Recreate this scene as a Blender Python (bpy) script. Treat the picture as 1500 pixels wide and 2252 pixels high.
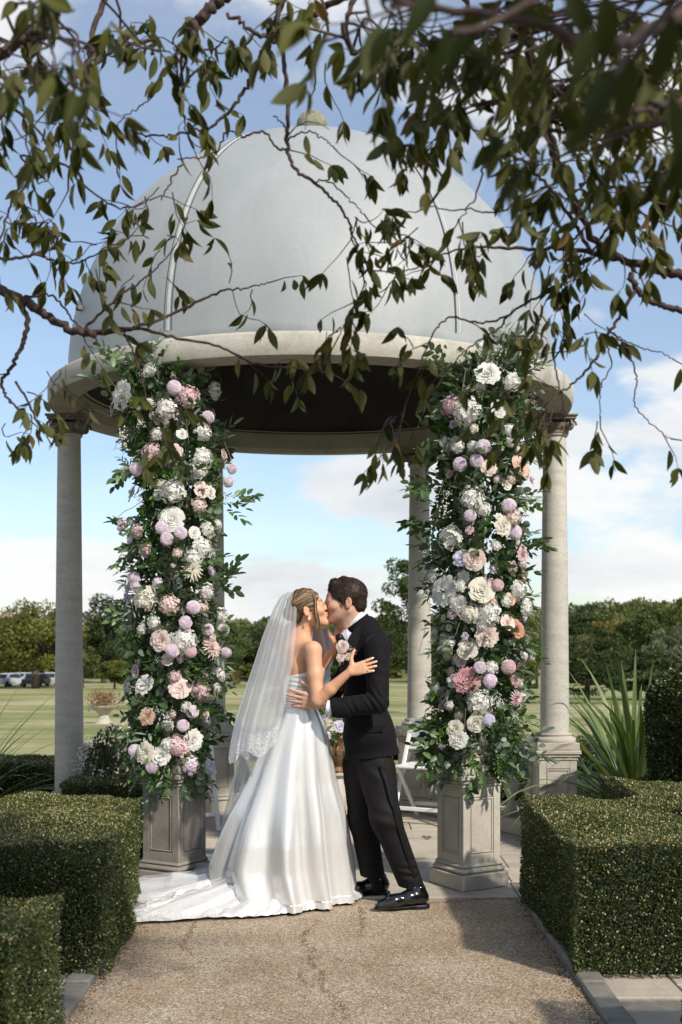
import bpy, math, random
import numpy as np
from mathutils import Vector, Matrix
random.seed(7)
RNG = np.random.default_rng(11)
PI = math.pi
scene = bpy.context.scene
for ob in list(bpy.data.objects): bpy.data.objects.remove(ob)
COL = scene.collection
# ------------------------------------------------------------------ camera
FPX, CHT = 2600.0, 1.46            # focal length in photo pixels, eye height
def P(px, py, D):                  # a point seen at (px,py) standing D metres away
    return ((px-750)/FPX*D, D, CHT+(1400-py)/FPX*D)
cam_d = bpy.data.cameras.new('camera'); cam = bpy.data.objects.new('camera', cam_d); COL.objects.link(cam)
cam.location = (0, 0, CHT); cam.rotation_euler = (PI/2, 0, 0)
cam_d.sensor_width = 36; cam_d.sensor_fit = 'AUTO'; cam_d.lens = FPX/2252*36; cam_d.shift_y = 274/2252
cam_d.clip_start = 0.05; cam_d.clip_end = 4000
cam_d.dof.use_dof = True; cam_d.dof.focus_distance = 6.5; cam_d.dof.aperture_fstop = 4.2
scene.camera = cam
# ------------------------------------------------------------------ light
SUN = Vector((0.47, -0.60, 0.645)).normalized()
world = bpy.data.worlds.new('World'); scene.world = world; world.use_nodes = True
nt = world.node_tree; nt.nodes.clear()
def N(t, typ, **kw):
    n = t.nodes.new(typ)
    for k, v in kw.items():
        if k == 'inp':
            for a, b in v.items(): n.inputs[a].default_value = b
        else: setattr(n, k, v)
    return n
def L(t, a, b): t.links.new(a, b)
def math_n(t, op, a, b=None, clamp=False):
    n = N(t, 'ShaderNodeMath', operation=op); n.use_clamp = clamp
    for i, s in enumerate((a, b)):
        if s is None: continue
        if isinstance(s, (int, float)): n.inputs[i].default_value = s
        else: L(t, s, n.inputs[i])
    return n.outputs[0]
def ramp(t, fac, stops, interp='LINEAR'):
    n = N(t, 'ShaderNodeValToRGB'); n.color_ramp.interpolation = interp
    e = n.color_ramp.elements
    while len(e) < len(stops): e.new(0.5)
    for i, (p, c) in enumerate(stops):
        e[i].position = p; e[i].color = (c[0], c[1], c[2], 1) if isinstance(c, (tuple, list)) else (c, c, c, 1)
    if fac is not None: L(t, fac, n.inputs[0])
    return n.outputs[0]
sky = N(nt, 'ShaderNodeTexSky', sky_type='NISHITA'); sky.sun_disc = False
sky.sun_elevation = math.asin(SUN.z); sky.sun_rotation = math.atan2(SUN.x, SUN.y)
sky.air_density = 1.0; sky.dust_density = 0.6; sky.ozone_density = 1.6
tc = N(nt, 'ShaderNodeTexCoord')
sep = N(nt, 'ShaderNodeSeparateXYZ'); L(nt, tc.outputs['Generated'], sep.inputs[0])
zc = math_n(nt, 'MAXIMUM', sep.outputs[2], 0.0)
den = math_n(nt, 'ADD', zc, 0.34)
cx = math_n(nt, 'DIVIDE', sep.outputs[0], den); cy = math_n(nt, 'DIVIDE', sep.outputs[1], den)
cmb = N(nt, 'ShaderNodeCombineXYZ'); L(nt, cx, cmb.inputs[0]); L(nt, cy, cmb.inputs[1]); cmb.inputs[2].default_value = 2.6
no1 = N(nt, 'ShaderNodeTexNoise', inp={'Scale': 1.55, 'Detail': 10.0, 'Roughness': 0.52, 'Distortion': 0.15}); L(nt, cmb.outputs[0], no1.inputs['Vector'])
# more cloud near the horizon, less overhead
thr = ramp(nt, zc, [(0.0, 0.42), (0.10, 0.455), (0.20, 0.495), (0.32, 0.54), (0.6, 0.56)])
dif = math_n(nt, 'SUBTRACT', no1.outputs[0], thr)
mask = math_n(nt, 'MULTIPLY', dif, 16.0, clamp=True)
msm = ramp(nt, mask, [(0.0, 0.22), (1.0, 0.96)], 'EASE')
cmb2 = N(nt, 'ShaderNodeCombineXYZ'); L(nt, cx, cmb2.inputs[0]); L(nt, math_n(nt, 'MULTIPLY', cy, 1.6), cmb2.inputs[1]); cmb2.inputs[2].default_value = 9.1
no2 = N(nt, 'ShaderNodeTexNoise', inp={'Scale': 1.7, 'Detail': 6.0, 'Roughness': 0.55}); L(nt, cmb2.outputs[0], no2.inputs['Vector'])
ccol = ramp(nt, no2.outputs[0], [(0.30, (4.7, 4.95, 5.2)), (0.45, (5.8, 5.95, 6.1)), (0.58, (6.7, 6.7, 6.65))])
mixc = N(nt, 'ShaderNodeMix', data_type='RGBA'); L(nt, msm, mixc.inputs['Factor'])
skm = N(nt, 'ShaderNodeMix', data_type='RGBA', blend_type='MULTIPLY'); skm.inputs['Factor'].default_value = 1.0
L(nt, sky.outputs[0], skm.inputs['A']); skm.inputs['B'].default_value = (0.93, 1.01, 1.07, 1)
L(nt, skm.outputs['Result'], mixc.inputs['A']); L(nt, ccol, mixc.inputs['B'])
bg = N(nt, 'ShaderNodeBackground'); bg.inputs['Strength'].default_value = 0.12
wo = N(nt, 'ShaderNodeOutputWorld'); L(nt, mixc.outputs['Result'], bg.inputs[0]); L(nt, bg.outputs[0], wo.inputs[0])
sun_d = bpy.data.lights.new('sun', 'SUN'); sun = bpy.data.objects.new('sun', sun_d); COL.objects.link(sun)
sun_d.energy = 4.3; sun_d.angle = math.radians(2.4); sun_d.color = (1.0, 0.925, 0.82)
sun.rotation_euler = (-SUN).to_track_quat('-Z', 'Y').to_euler(); sun.location = (4, -6, 9)
scene.view_settings.view_transform = 'Standard'; scene.view_settings.look = 'None'
scene.view_settings.gamma = 1; scene.view_settings.exposure = 0.30; scene.view_settings.use_curve_mapping = False
scene.render.engine = 'CYCLES'
scene.cycles.transparent_max_bounces = 24; scene.cycles.max_bounces = 8
scene.render.resolution_x = 682; scene.render.resolution_y = 1024
# ------------------------------------------------------------------ object helpers
def tag(o, label=None, cat=None, group=None, kind=None):
    if label: o['label'] = label
    if cat: o['category'] = cat
    if group: o['group'] = group
    if kind: o['kind'] = kind
    return o
def empty(name, loc=(0, 0, 0), label=None, cat=None, group=None, rz=0):
    o = bpy.data.objects.new(name, None); COL.objects.link(o); o.location = loc; o.rotation_euler.z = rz
    o.empty_display_size = 0.1
    return tag(o, label, cat, group)
def mk_mesh(name, V, F, smooth=True, tint=None, uv=None, col=None):
    """V (n,3); F: (m,k) int array or list of lists or list of arrays of equal-k blocks"""
    me = bpy.data.meshes.new(name)
    V = np.asarray(V, dtype=np.float32).reshape(-1, 3)
    if isinstance(F, np.ndarray): blocks = [F]
    elif len(F) and isinstance(F[0], np.ndarray) and F[0].ndim == 2: blocks = F
    else: blocks = None
    me.vertices.add(len(V)); me.vertices.foreach_set('co', V.ravel())
    if blocks is not None:
        li = np.concatenate([b.ravel() for b in blocks]).astype(np.int32)
        lt = np.concatenate([np.full(len(b), b.shape[1]) for b in blocks]).astype(np.int32)
    else:
        li = np.fromiter((i for f in F for i in f), dtype=np.int32)
        lt = np.fromiter((len(f) for f in F), dtype=np.int32)
    me.loops.add(len(li)); me.loops.foreach_set('vertex_index', li)
    me.polygons.add(len(lt)); me.polygons.foreach_set('loop_start', np.concatenate([[0], np.cumsum(lt)[:-1]]).astype(np.int32))
    try: me.polygons.foreach_set('loop_total', lt)
    except Exception: pass
    me.update(calc_edges=True)
    me.polygons.foreach_set('use_smooth', np.full(len(lt), smooth))
    if tint is not None:
        a = me.attributes.new('tint', 'FLOAT', 'FACE' if len(tint) == len(lt) else 'POINT'); a.data.foreach_set('value', np.asarray(tint, dtype=np.float32))
    if col is not None:
        a = me.attributes.new('pcol', 'FLOAT_COLOR', 'POINT'); c4 = np.ones((len(V), 4), np.float32); c4[:, :3] = col; a.data.foreach_set('color', c4.ravel())
    if uv is not None:
        l = me.uv_layers.new(name='UVMap'); l.data.foreach_set('uv', np.asarray(uv, np.float32)[li].ravel())
    me.validate()
    return me
def obj(name, me, m=None, parent=None, loc=None, rot=None, scale=None):
    if m is not None and not me.materials: me.materials.append(m)
    o = bpy.data.objects.new(name, me); COL.objects.link(o)
    if parent is not None: o.parent = parent
    if loc is not None: o.location = loc
    if rot is not None: o.rotation_euler = rot
    if scale is not None: o.scale = scale if hasattr(scale, '__len__') else (scale,)*3
    return o
class MB:
    """collects shapes into one mesh"""
    def __init__(s): s.v = []; s.f = []; s.n = 0
    def add(s, V, F):
        V = np.asarray(V, float).reshape(-1, 3)
        s.v.append(V); s.f += [[i+s.n for i in f] for f in F]; s.n += len(V); return s
    def box(s, c, d, rz=0, bev=0.0, taper=None):
        x, y, z = [k/2 for k in d]; b = min(bev, x*.9, y*.9, z*.9)
        if b <= 0:
            V = [(-x,-y,-z),(x,-y,-z),(x,y,-z),(-x,y,-z),(-x,-y,z),(x,-y,z),(x,y,z),(-x,y,z)]
            F = [[0,3,2,1],[4,5,6,7],[0,1,5,4],[1,2,6,5],[2,3,7,6],[3,0,4,7]]
        else:
            V = []; 
            def ring(xx, yy, zz, c): return [(-xx+c,-yy,zz),(xx-c,-yy,zz),(xx,-yy+c,zz),(xx,yy-c,zz),(xx-c,yy,zz),(-xx+c,yy,zz),(-xx,yy-c,zz),(-xx,-yy+c,zz)]
            V += ring(x-b, y-b, -z, b*.4) + ring(x, y, -z+b, b) + ring(x, y, z-b, b) + ring(x-b, y-b, z, b*.4)
            F = [list(range(7, -1, -1)), list(range(24, 32))]
            for r in range(3):
                for i in range(8): F.append([r*8+i, r*8+(i+1) % 8, r*8+8+(i+1) % 8, r*8+8+i])
        V = np.array(V)
        ca, sa = math.cos(rz), math.sin(rz)
        W = np.c_[V[:, 0]*ca-V[:, 1]*sa+c[0], V[:, 0]*sa+V[:, 1]*ca+c[1], V[:, 2]+c[2]]
        return s.add(W, F)
    def tube(s, pts, rad, n=6, cap=True):
        pts = [Vector(p) for p in pts]; V = []; F = []
        if not hasattr(rad, '__len__'): rad = [rad]*len(pts)
        up = Vector((0, 0, 1)); prev = None
        for i, p in enumerate(pts):
            t = (pts[min(i+1, len(pts)-1)]-pts[max(i-1, 0)]); t = t.normalized() if t.length > 1e-9 else Vector((0, 0, 1))
            if prev is None:
                a = t.cross(up); 
                if a.length < .05: a = t.cross(Vector((1, 0, 0)))
            else: a = prev-t*prev.dot(t)
            a.normalize(); b = t.cross(a); prev = a
            for k in range(n):
                q = p+(a*math.cos(2*PI*k/n)+b*math.sin(2*PI*k/n))*rad[i]; V.append(tuple(q))
        for i in range(len(pts)-1):
            for k in range(n): F.append([i*n+k, i*n+(k+1) % n, (i+1)*n+(k+1) % n, (i+1)*n+k])
        if cap: F.append(list(range(n-1, -1, -1))); m = (len(pts)-1)*n; F.append([m+k for k in range(n)])
        return s.add(V, F)
    def lathe(s, prof, c=(0, 0, 0), n=32, a0=0, a1=2*PI, cap=False):
        full = abs(a1-a0-2*PI) < 1e-6; m = n if full else n+1; V = []; F = []
        for r, z in prof:
            for k in range(m):
                a = a0+(a1-a0)*k/n; V.append((c[0]+r*math.cos(a), c[1]+r*math.sin(a), c[2]+z))
        for i in range(len(prof)-1):
            for k in range(n):
                k2 = (k+1) % m; F.append([i*m+k, i*m+k2, (i+1)*m+k2, (i+1)*m+k])
        if cap: F.append([k for k in range(m)][::-1]); F.append([(len(prof)-1)*m+k for k in range(m)])
        return s.add(V, F)
    def grid(s, G):
        G = np.asarray(G); a, b = G.shape[:2]
        F = [[i*b+j, i*b+j+1, (i+1)*b+j+1, (i+1)*b+j] for i in range(a-1) for j in range(b-1)]
        return s.add(G.reshape(-1, 3), F)
    def mesh(s, name='mesh', smooth=False, **k): return mk_mesh(name, np.concatenate(s.v), s.f, smooth, **k)
    def build(s, name, m, parent=None, smooth=False, auto=None, **k):
        me = s.mesh(name, smooth or auto is not None, **k)
        if auto is not None: sharp(me, auto)
        return obj(name, me, m, parent)
def sharp(me, deg):
    try: me.set_sharp_from_angle(angle=math.radians(deg))
    except Exception: pass
def noise3(p, s=1.0, seed=0.0):
    from mathutils import noise
    return noise.noise(Vector((p[0]*s+seed, p[1]*s-seed*.7, p[2]*s+seed*.3)))
# ------------------------------------------------------------------ materials
def new_mat(name):
    m = bpy.data.materials.new(name); m.use_nodes = True; t = m.node_tree
    return m, t, t.nodes['Principled BSDF'], t.nodes['Material Output']
def stone_mat(name, c1, c2, scale=9, bump=.25, rough=.85, streak=False, stain=None, stain_z=None):
    m, t, b, o = new_mat(name)
    tcn = N(t, 'ShaderNodeTexCoord')
    geo = N(t, 'ShaderNodeNewGeometry')
    mp = N(t, 'ShaderNodeMapping'); L(t, geo.outputs['Position'], mp.inputs[0])
    if streak: mp.inputs['Scale'].default_value = (1, 1, streak)
    n1 = N(t, 'ShaderNodeTexNoise', inp={'Scale': scale, 'Detail': 8.0, 'Roughness': 0.62}); L(t, mp.outputs[0], n1.inputs['Vector'])
    n2 = N(t, 'ShaderNodeTexNoise', inp={'Scale': scale*14, 'Detail': 3.0, 'Roughness': 0.7}); L(t, geo.outputs['Position'], n2.inputs['Vector'])
    n3 = N(t, 'ShaderNodeTexNoise', inp={'Scale': scale*.22, 'Detail': 4.0}); L(t, geo.outputs['Position'], n3.inputs['Vector'])
    base = ramp(t, n1.outputs[0], [(0.3, c1), (0.7, c2)])
    mx = N(t, 'ShaderNodeMix', data_type='RGBA', blend_type='MULTIPLY'); mx.inputs['Factor'].default_value = .55
    L(t, base, mx.inputs['A']); L(t, ramp(t, n2.outputs[0], [(0.3, .72), (0.65, 1.1)]), mx.inputs['B'])
    mx2 = N(t, 'ShaderNodeMix', data_type='RGBA', blend_type='MULTIPLY'); mx2.inputs['Factor'].default_value = .6
    L(t, mx.outputs['Result'], mx2.inputs['A']); L(t, ramp(t, n3.outputs[0], [(0.35, (.78, .76, .70)), (0.6, (1.05, 1.04, 1.02))]), mx2.inputs['B'])
    out = mx2.outputs['Result']
    if stain:
        mx3 = N(t, 'ShaderNodeMix', data_type='RGBA')
        n4 = N(t, 'ShaderNodeTexNoise', inp={'Scale': 3.3, 'Detail': 5.0, 'Roughness': .65}); L(t, geo.outputs['Position'], n4.inputs['Vector'])
        L(t, ramp(t, n4.outputs[0], [(0.56, 0), (0.72, .55)]), mx3.inputs['Factor']); L(t, out, mx3.inputs['A']); mx3.inputs['B'].default_value = (*stain, 1)
        out = mx3.outputs['Result']
    L(t, out, b.inputs['Base Color']); b.inputs['Roughness'].default_value = rough
    bp = N(t, 'ShaderNodeBump', inp={'Strength': bump, 'Distance': .01}); L(t, math_n(t, 'ADD', n1.outputs[0], math_n(t, 'MULTIPLY', n2.outputs[0], .5)), bp.inputs['Height']); L(t, bp.outputs[0], b.inputs['Normal'])
    return m
def plain_mat(name, c, rough=.6, var=0.0, scale=20, bump=0.0, metal=0.0, **kw):
    m, t, b, o = new_mat(name)
    b.inputs['Roughness'].default_value = rough; b.inputs['Metallic'].default_value = metal
    geo = N(t, 'ShaderNodeNewGeometry')
    n1 = N(t, 'ShaderNodeTexNoise', inp={'Scale': scale, 'Detail': 5.0}); L(t, geo.outputs['Position'], n1.inputs['Vector'])
    lo = [k*(1-var) for k in c]; hi = [min(1, k*(1+var)) for k in c]
    L(t, ramp(t, n1.outputs[0], [(0.3, tuple(lo)), (0.7, tuple(hi))]), b.inputs['Base Color'])
    if bump:
        bp = N(t, 'ShaderNodeBump', inp={'Strength': bump, 'Distance': .004}); L(t, n1.outputs[0], bp.inputs['Height']); L(t, bp.outputs[0], b.inputs['Normal'])
    for k, v in kw.items(): b.inputs[k.replace('_', ' ')].default_value = v
    return m
def leaf_mat(name, dark, light, rough=.45, trans=.35, back=None, spec=.5, holes=0.0, hue=None):
    """leaf colour follows the per-leaf 'tint' number; back = paler underside"""
    m, t, b, o = new_mat(name)
    at = N(t, 'ShaderNodeAttribute', attribute_name='tint')
    stops = [(0.0, dark), (1.0, light)] if hue is None else [(0.0, dark), (0.86, light), (0.93, hue), (1.0, hue)]
    c = ramp(t, at.outputs['Fac'], stops)
    geo = N(t, 'ShaderNodeNewGeometry')
    if back:
        mb = N(t, 'ShaderNodeMix', data_type='RGBA'); L(t, geo.outputs['Backfacing'], mb.inputs['Factor']); L(t, c, mb.inputs['A'])
        mbb = N(t, 'ShaderNodeMix', data_type='RGBA'); mbb.inputs['Factor'].default_value = .65; L(t, c, mbb.inputs['A']); mbb.inputs['B'].default_value = (*back, 1)
        L(t, mbb.outputs['Result'], mb.inputs['B']); c = mb.outputs['Result']
    L(t, c, b.inputs['Base Color']); b.inputs['Roughness'].default_value = rough; b.inputs['Specular IOR Level'].default_value = spec
    tr = N(t, 'ShaderNodeBsdfTranslucent'); 
    tm = N(t, 'ShaderNodeMix', data_type='RGBA', blend_type='MULTIPLY'); tm.inputs['Factor'].default_value = 1; L(t, c, tm.inputs['A']); tm.inputs['B'].default_value = (1.25, 1.35, .55, 1)
    L(t, tm.outputs['Result'], tr.inputs[0])
    ms = N(t, 'ShaderNodeMixShader'); ms.inputs[0].default_value = trans; L(t, b.outputs[0], ms.inputs[1]); L(t, tr.outputs[0], ms.inputs[2])
    out = ms.outputs[0]
    L(t, out, o.inputs[0])
    return m
M = {}
M['column'] = stone_mat('column_stone', (.39, .365, .315), (.50, .475, .42), 5, .15, streak=4)
M['stone'] = stone_mat('cast_stone', (.38, .35, .295), (.50, .47, .405), 6, .3, stain=(.28, .22, .15))
M['pedestal_shaded'] = stone_mat('shaded_cast_stone', (.20, .18, .155), (.30, .275, .235), 6, .3, stain=(.12, .10, .075))  # left front pedestal: its shade is put into the stone colour
M['ring'] = stone_mat('ring_stone', (.38, .36, .31), (.48, .455, .40), 4, .35, stain=(.20, .19, .16))
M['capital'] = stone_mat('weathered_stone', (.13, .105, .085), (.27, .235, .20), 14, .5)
M['ball'] = stone_mat('lichen_stone', (.15, .15, .09), (.34, .33, .25), 22, .8)
M['paving'] = stone_mat('paving_stone', (.42, .37, .30), (.53, .475, .40), 5, .3, stain=(.24, .17, .10))
M['paving2'] = stone_mat('paving_stone_dark', (.36, .315, .255), (.47, .42, .355), 6, .3, stain=(.2, .14, .085))
M['kerb'] = stone_mat('kerb_stone', (.13, .125, .11), (.235, .225, .20), 12, .4, stain=(.10, .085, .06))
M['soil'] = stone_mat('soil', (.018, .013, .009), (.05, .035, .024), 12, .8, .95)
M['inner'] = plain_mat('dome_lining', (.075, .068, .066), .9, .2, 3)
M['white_paint'] = plain_mat('white_paint', (.74, .74, .73), .45, .04)
M['bronze'] = plain_mat('aged_gold', (.19, .11, .055), .5, .5, 60, .6, .35)
# ------------------------------------------------------------------ dome material
def dome_mat():
    m, t, b, o = new_mat('dome_paint')
    geo = N(t, 'ShaderNodeNewGeometry')
    mp = N(t, 'ShaderNodeMapping'); mp.inputs['Scale'].default_value = (2.2, 2.2, .35); L(t, geo.outputs['Position'], mp.inputs[0])
    n1 = N(t, 'ShaderNodeTexNoise', inp={'Scale': 1.6, 'Detail': 7.0, 'Roughness': .6}); L(t, mp.outputs[0], n1.inputs['Vector'])
    n2 = N(t, 'ShaderNodeTexNoise', inp={'Scale': 45.0, 'Detail': 3.0}); L(t, geo.outputs['Position'], n2.inputs['Vector'])
    c = ramp(t, n1.outputs[0], [(.3, (.27, .288, .292)), (.7, (.312, .33, .333))])
    mx = N(t, 'ShaderNodeMix', data_type='RGBA', blend_type='MULTIPLY'); mx.inputs['Factor'].default_value = .3; L(t, c, mx.inputs['A']); L(t, ramp(t, n2.outputs[0], [(.3, .85), (.7, 1.1)]), mx.inputs['B'])
    sp = N(t, 'ShaderNodeSeparateXYZ'); L(t, geo.outputs['Position'], sp.inputs[0])
    # darker band just above the stone ring
    g = math_n(t, 'ADD', sp.outputs[2], math_n(t, 'MULTIPLY', n1.outputs[0], .12))
    mr = N(t, 'ShaderNodeMapRange', inp={'From Min': 3.21, 'From Max': 3.31}); L(t, g, mr.inputs['Value'])
    mx2 = N(t, 'ShaderNodeMix', data_type='RGBA'); L(t, mr.outputs[0], mx2.inputs['Factor']); mx2.inputs['A'].default_value = (.13, .145, .145, 1); L(t, mx.outputs['Result'], mx2.inputs['B'])
    L(t, mx2.outputs['Result'], b.inputs['Base Color']); b.inputs['Roughness'].default_value = .5
    bp = N(t, 'ShaderNodeBump', inp={'Strength': .03, 'Distance': .02}); L(t, n1.outputs[0], bp.inputs['Height']); L(t, bp.outputs[0], b.inputs['Normal'])
    return m
M['dome'] = dome_mat()
def gravel_mat():
    m, t, b, o = new_mat('resin_gravel')
    geo = N(t, 'ShaderNodeNewGeometry')
    v = N(t, 'ShaderNodeTexVoronoi', inp={'Scale': 165.0}); L(t, geo.outputs['Position'], v.inputs['Vector'])
    v2 = N(t, 'ShaderNodeTexVoronoi', feature='DISTANCE_TO_EDGE', inp={'Scale': 165.0}); L(t, geo.outputs['Position'], v2.inputs['Vector'])
    sp = N(t, 'ShaderNodeSeparateColor'); L(t, v.outputs['Color'], sp.inputs[0])
    c = ramp(t, sp.outputs[0], [(0.0, (.14, .095, .055)), (.2, (.29, .215, .14)), (.55, (.44, .345, .24)), (.8, (.56, .475, .365)), (1.0, (.72, .66, .56))])
    mx = N(t, 'ShaderNodeMix', data_type='RGBA', blend_type='MULTIPLY'); mx.inputs['Factor'].default_value = .85; L(t, c, mx.inputs['A']); L(t, ramp(t, v2.outputs[0], [(0.0, .3), (.18, 1.0)]), mx.inputs['B'])
    n3 = N(t, 'ShaderNodeTexNoise', inp={'Scale': 2.2, 'Detail': 6.0, 'Roughness': .6}); L(t, geo.outputs['Position'], n3.inputs['Vector'])
    mx2 = N(t, 'ShaderNodeMix', data_type='RGBA', blend_type='MULTIPLY'); mx2.inputs['Factor'].default_value = .8; L(t, mx.outputs['Result'], mx2.inputs['A']); L(t, ramp(t, n3.outputs[0], [(.35, (.80, .70, .58)), (.62, (1.12, 1.1, 1.06))]), mx2.inputs['B'])
    L(t, mx2.outputs['Result'], b.inputs['Base Color']); b.inputs['Roughness'].default_value = .75
    bp = N(t, 'ShaderNodeBump', inp={'Strength': .9, 'Distance': .004}); L(t, v2.outputs[0], bp.inputs['Height']); L(t, bp.outputs[0], b.inputs['Normal'])
    return m
M['gravel'] = gravel_mat()
def field_mat():
    m, t, b, o = new_mat('field_grass')
    geo = N(t, 'ShaderNodeNewGeometry'); sp = N(t, 'ShaderNodeSeparateXYZ'); L(t, geo.outputs['Position'], sp.inputs[0])
    mp = N(t, 'ShaderNodeMapping'); mp.inputs['Scale'].default_value = (.42, 1.0, 1); L(t, geo.outputs['Position'], mp.inputs[0])
    n1 = N(t, 'ShaderNodeTexNoise', inp={'Scale': .20, 'Detail': 8.0, 'Roughness': .68}); L(t, mp.outputs[0], n1.inputs['Vector'])
    n2 = N(t, 'ShaderNodeTexNoise', inp={'Scale': 3.0, 'Detail': 6.0, 'Roughness': .7}); L(t, geo.outputs['Position'], n2.inputs['Vector'])
    c = ramp(t, n1.outputs[0], [(.34, (.13, .17, .05)), (.46, (.21, .22, .085)), (.54, (.31, .29, .15)), (.66, (.42, .37, .24))])
    mx = N(t, 'ShaderNodeMix', data_type='RGBA', blend_type='MULTIPLY'); mx.inputs['Factor'].default_value = .7; L(t, c, mx.inputs['A']); L(t, ramp(t, n2.outputs[0], [(.3, .65), (.7, 1.2)]), mx.inputs['B'])
    L(t, mx.outputs['Result'], b.inputs['Base Color']); b.inputs['Roughness'].default_value = .95; b.inputs['Specular IOR Level'].default_value = .1
    return m
M['field'] = field_mat()
# ------------------------------------------------------------------ ground
def ground_z(x, y):
    z = np.interp(y, [-40, 13, 15, 30, 60, 120, 170, 260, 600, 2500], [-.03, -.03, -.12, -.85, -2.0, -3.7, -4.3, -4.0, 0, 14])
    k = np.clip((y-120)/180, 0, 1)*np.clip((x-20)/70, 0, 1)
    return z+k*6.0
ys = np.concatenate([np.linspace(-40, 12, 10), np.linspace(13, 60, 40), np.linspace(62, 300, 60), np.linspace(320, 2500, 30)])
rows = []
for y in ys:
    w = max(40, abs(y)*1.2); rows.append([(x, y, float(ground_z(x, y))) for x in np.linspace(-w, w, 41)])
MB().grid(rows).build('ground', M['field'], smooth=True)['kind'] = 'structure'
# soil under the garden
MB().grid([[(x, y, -.022) for x in (-9, 9)] for y in (-3, 12.9)]).build('garden_soil', M['soil'])['kind'] = 'structure'
G = [[(x, y, -.010+.002*math.sin(x*3+y)) for x in np.linspace(-1.05, 1.0, 20)] for y in np.linspace(-1, 6.62, 60)]
gp = MB().grid(G).build('gravel_path', M['gravel'], smooth=True); gp['kind'] = 'structure'
# kerbs: lengths of edging stone on both sides
for sx, x0 in ((-1, -1.10), (1, 1.055)):
    kb = empty('path_kerb', (x0, 3, 0)); kb['kind'] = 'structure'; yy = -.6; i = 0
    while yy < 6.55:
        l = min(.92, 6.6-yy)
        MB().box((0, yy+l/2-3, -.015+.006*math.sin(i*2.3)), (.105, l-.008, .075), bev=.008).build('kerb_stone', M['kerb'], kb, auto=40)
        yy += l; i += 1
# leaf litter and crumbs in the cracks of the path
def litter():
    V = []; F = []; T = []
    def crumb(x, y, s, z=-.007):
        a = random.random()*6.3; c, d = math.cos(a)*s, math.sin(a)*s; n = len(V)
        V.extend([(x+c, y+d, z+random.random()*.004), (x-d*.5, y+c*.5, z+random.random()*.006), (x-c, y-d, z+random.random()*.004), (x+d*.5, y-c*.5, z)]); F.append([n, n+1, n+2, n+3]); T.append(random.random())
    cracks = [[(700, 2020), (665, 2060), (690, 2090), (680, 2110), (712, 2135), (700, 2160), (745, 2200), (765, 2240)],
              [(430, 2022), (420, 2045), (395, 2075), (430, 2100)], [(660, 2130), (665, 2155), (690, 2165)],
              [(790, 1990), (800, 2025), (790, 2060)], [(880, 1985), (960, 1984), (1060, 1975), (1120, 1972)]]
    for cr in cracks:
        pts = []
        for px, py in cr: D = CHT*FPX/(py-1400); pts.append(((px-750)/FPX*D, D))
        for (a, b) in zip(pts[:-1], pts[1:]):
            L_ = math.hypot(b[0]-a[0], b[1]-a[1])
            for k in range(int(L_*260)):
                u = random.random(); w = random.gauss(0, .010); crumb(a[0]+(b[0]-a[0])*u+w, a[1]+(b[1]-a[1])*u+random.gauss(0, .012), random.uniform(.002, .0055))
    for k in range(1500):                          # along both kerbs
        sgn = random.choice((-1, 1)); crumb((-1.045 if sgn < 0 else .995)-sgn*abs(random.gauss(0, .03)), random.uniform(4.2, 6.6), random.uniform(.002, .007))
    for k in range(500): crumb(random.uniform(-1, .95), random.uniform(4.2, 6.6), random.uniform(.002, .004))
    me = mk_mesh('leaf_litter', V, np.array(F), False, tint=T)
    m = leaf_mat('dry_litter', (.05, .022, .008), (.24, .13, .055), .8, .1)
    tag(obj('leaf_litter', me, m), kind='stuff')
litter()
# paving inside the pavilion and beside the hedge
CXG, CYG, RC = -.208, 8.45, 1.735
pav = empty('patio', (CXG, CYG, 0)); pav['kind'] = 'structure'
r = random.Random(3); y = 6.625; row = 0
while y < 10.9:
    h = r.choice((.42, .50, .56)); x = -2.6-r.random()*.5
    while x < 2.4:
        w = r.choice((.45, .6, .75)); cx_, cy_ = x+w/2, y+h/2
        if math.hypot(cx_-CXG, cy_-CYG) < 2.25:
            g = .007; b = MB().box((cx_-CXG, cy_-CYG, -.02+r.uniform(-.0015, .0015)), (w-g, h-g, .04), bev=.004)
            b.build('paving_stone', M['paving'] if r.random() < .6 else M['paving2'], pav, auto=30)
        x += w
    y += h; row += 1
MB().grid([[(x, y_, -.012) for x in (-2.7, 2.5)] for y_ in (6.63, 11.2)]).build('mortar_bed', M['kerb'], pav)
sp_ = empty('side_paving', (1.6, 4.5, 0)); sp_['kind'] = 'structure'
for i in range(6):
    for j in range(3):
        MB().box((-.34+i*.30, -.55+j*.56+(i % 2)*.18, -.018), (.292, .55, .03), bev=.004).build('paving_slab', M['paving2'], sp_, auto=30)
for j in range(3): MB().box((-2.78, -.4+j*.7, -.016), (.10, .69, .03), bev=.004).build('edging_board', M['paving2'], sp_, auto=30)
# ------------------------------------------------------------------ pavilion
gz = empty('garden_pavilion', (CXG, CYG, 0), 'round stone garden pavilion with pale grey dome on columns, ball on top', 'pavilion')
def in_g(x, y): return (x-CXG, y-CYG)
RO, RI, ZR = 1.835, 1.645, 3.03
# stone ring beam with slightly rounded edges
prof = [(RI, .03), (RI+.02, 0.0), (RO-.05, 0.0), (RO-.012, .012), (RO, .045), (RO, .128), (RO-.010, .142), (RO-.03, .150), (1.70, .165), (1.60, .165), (RI, .16), (RI, .03)]
MB().lathe(prof, (0, 0, ZR), 144).build('ring_beam', M['ring'], gz, auto=50)
for k in range(6):   # joints between the ring stones: thin recessed mortar faces standing 1 mm proud of nothing
    a = -PI/2+math.radians(4)+k*PI/3
    c = MB(); 
    c.box(((RO+.0005)*math.cos(a), (RO+.0005)*math.sin(a), ZR+.088), (.002, .005, .10), rz=a); c.build('ring_joint', M['capital'], gz)
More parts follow.
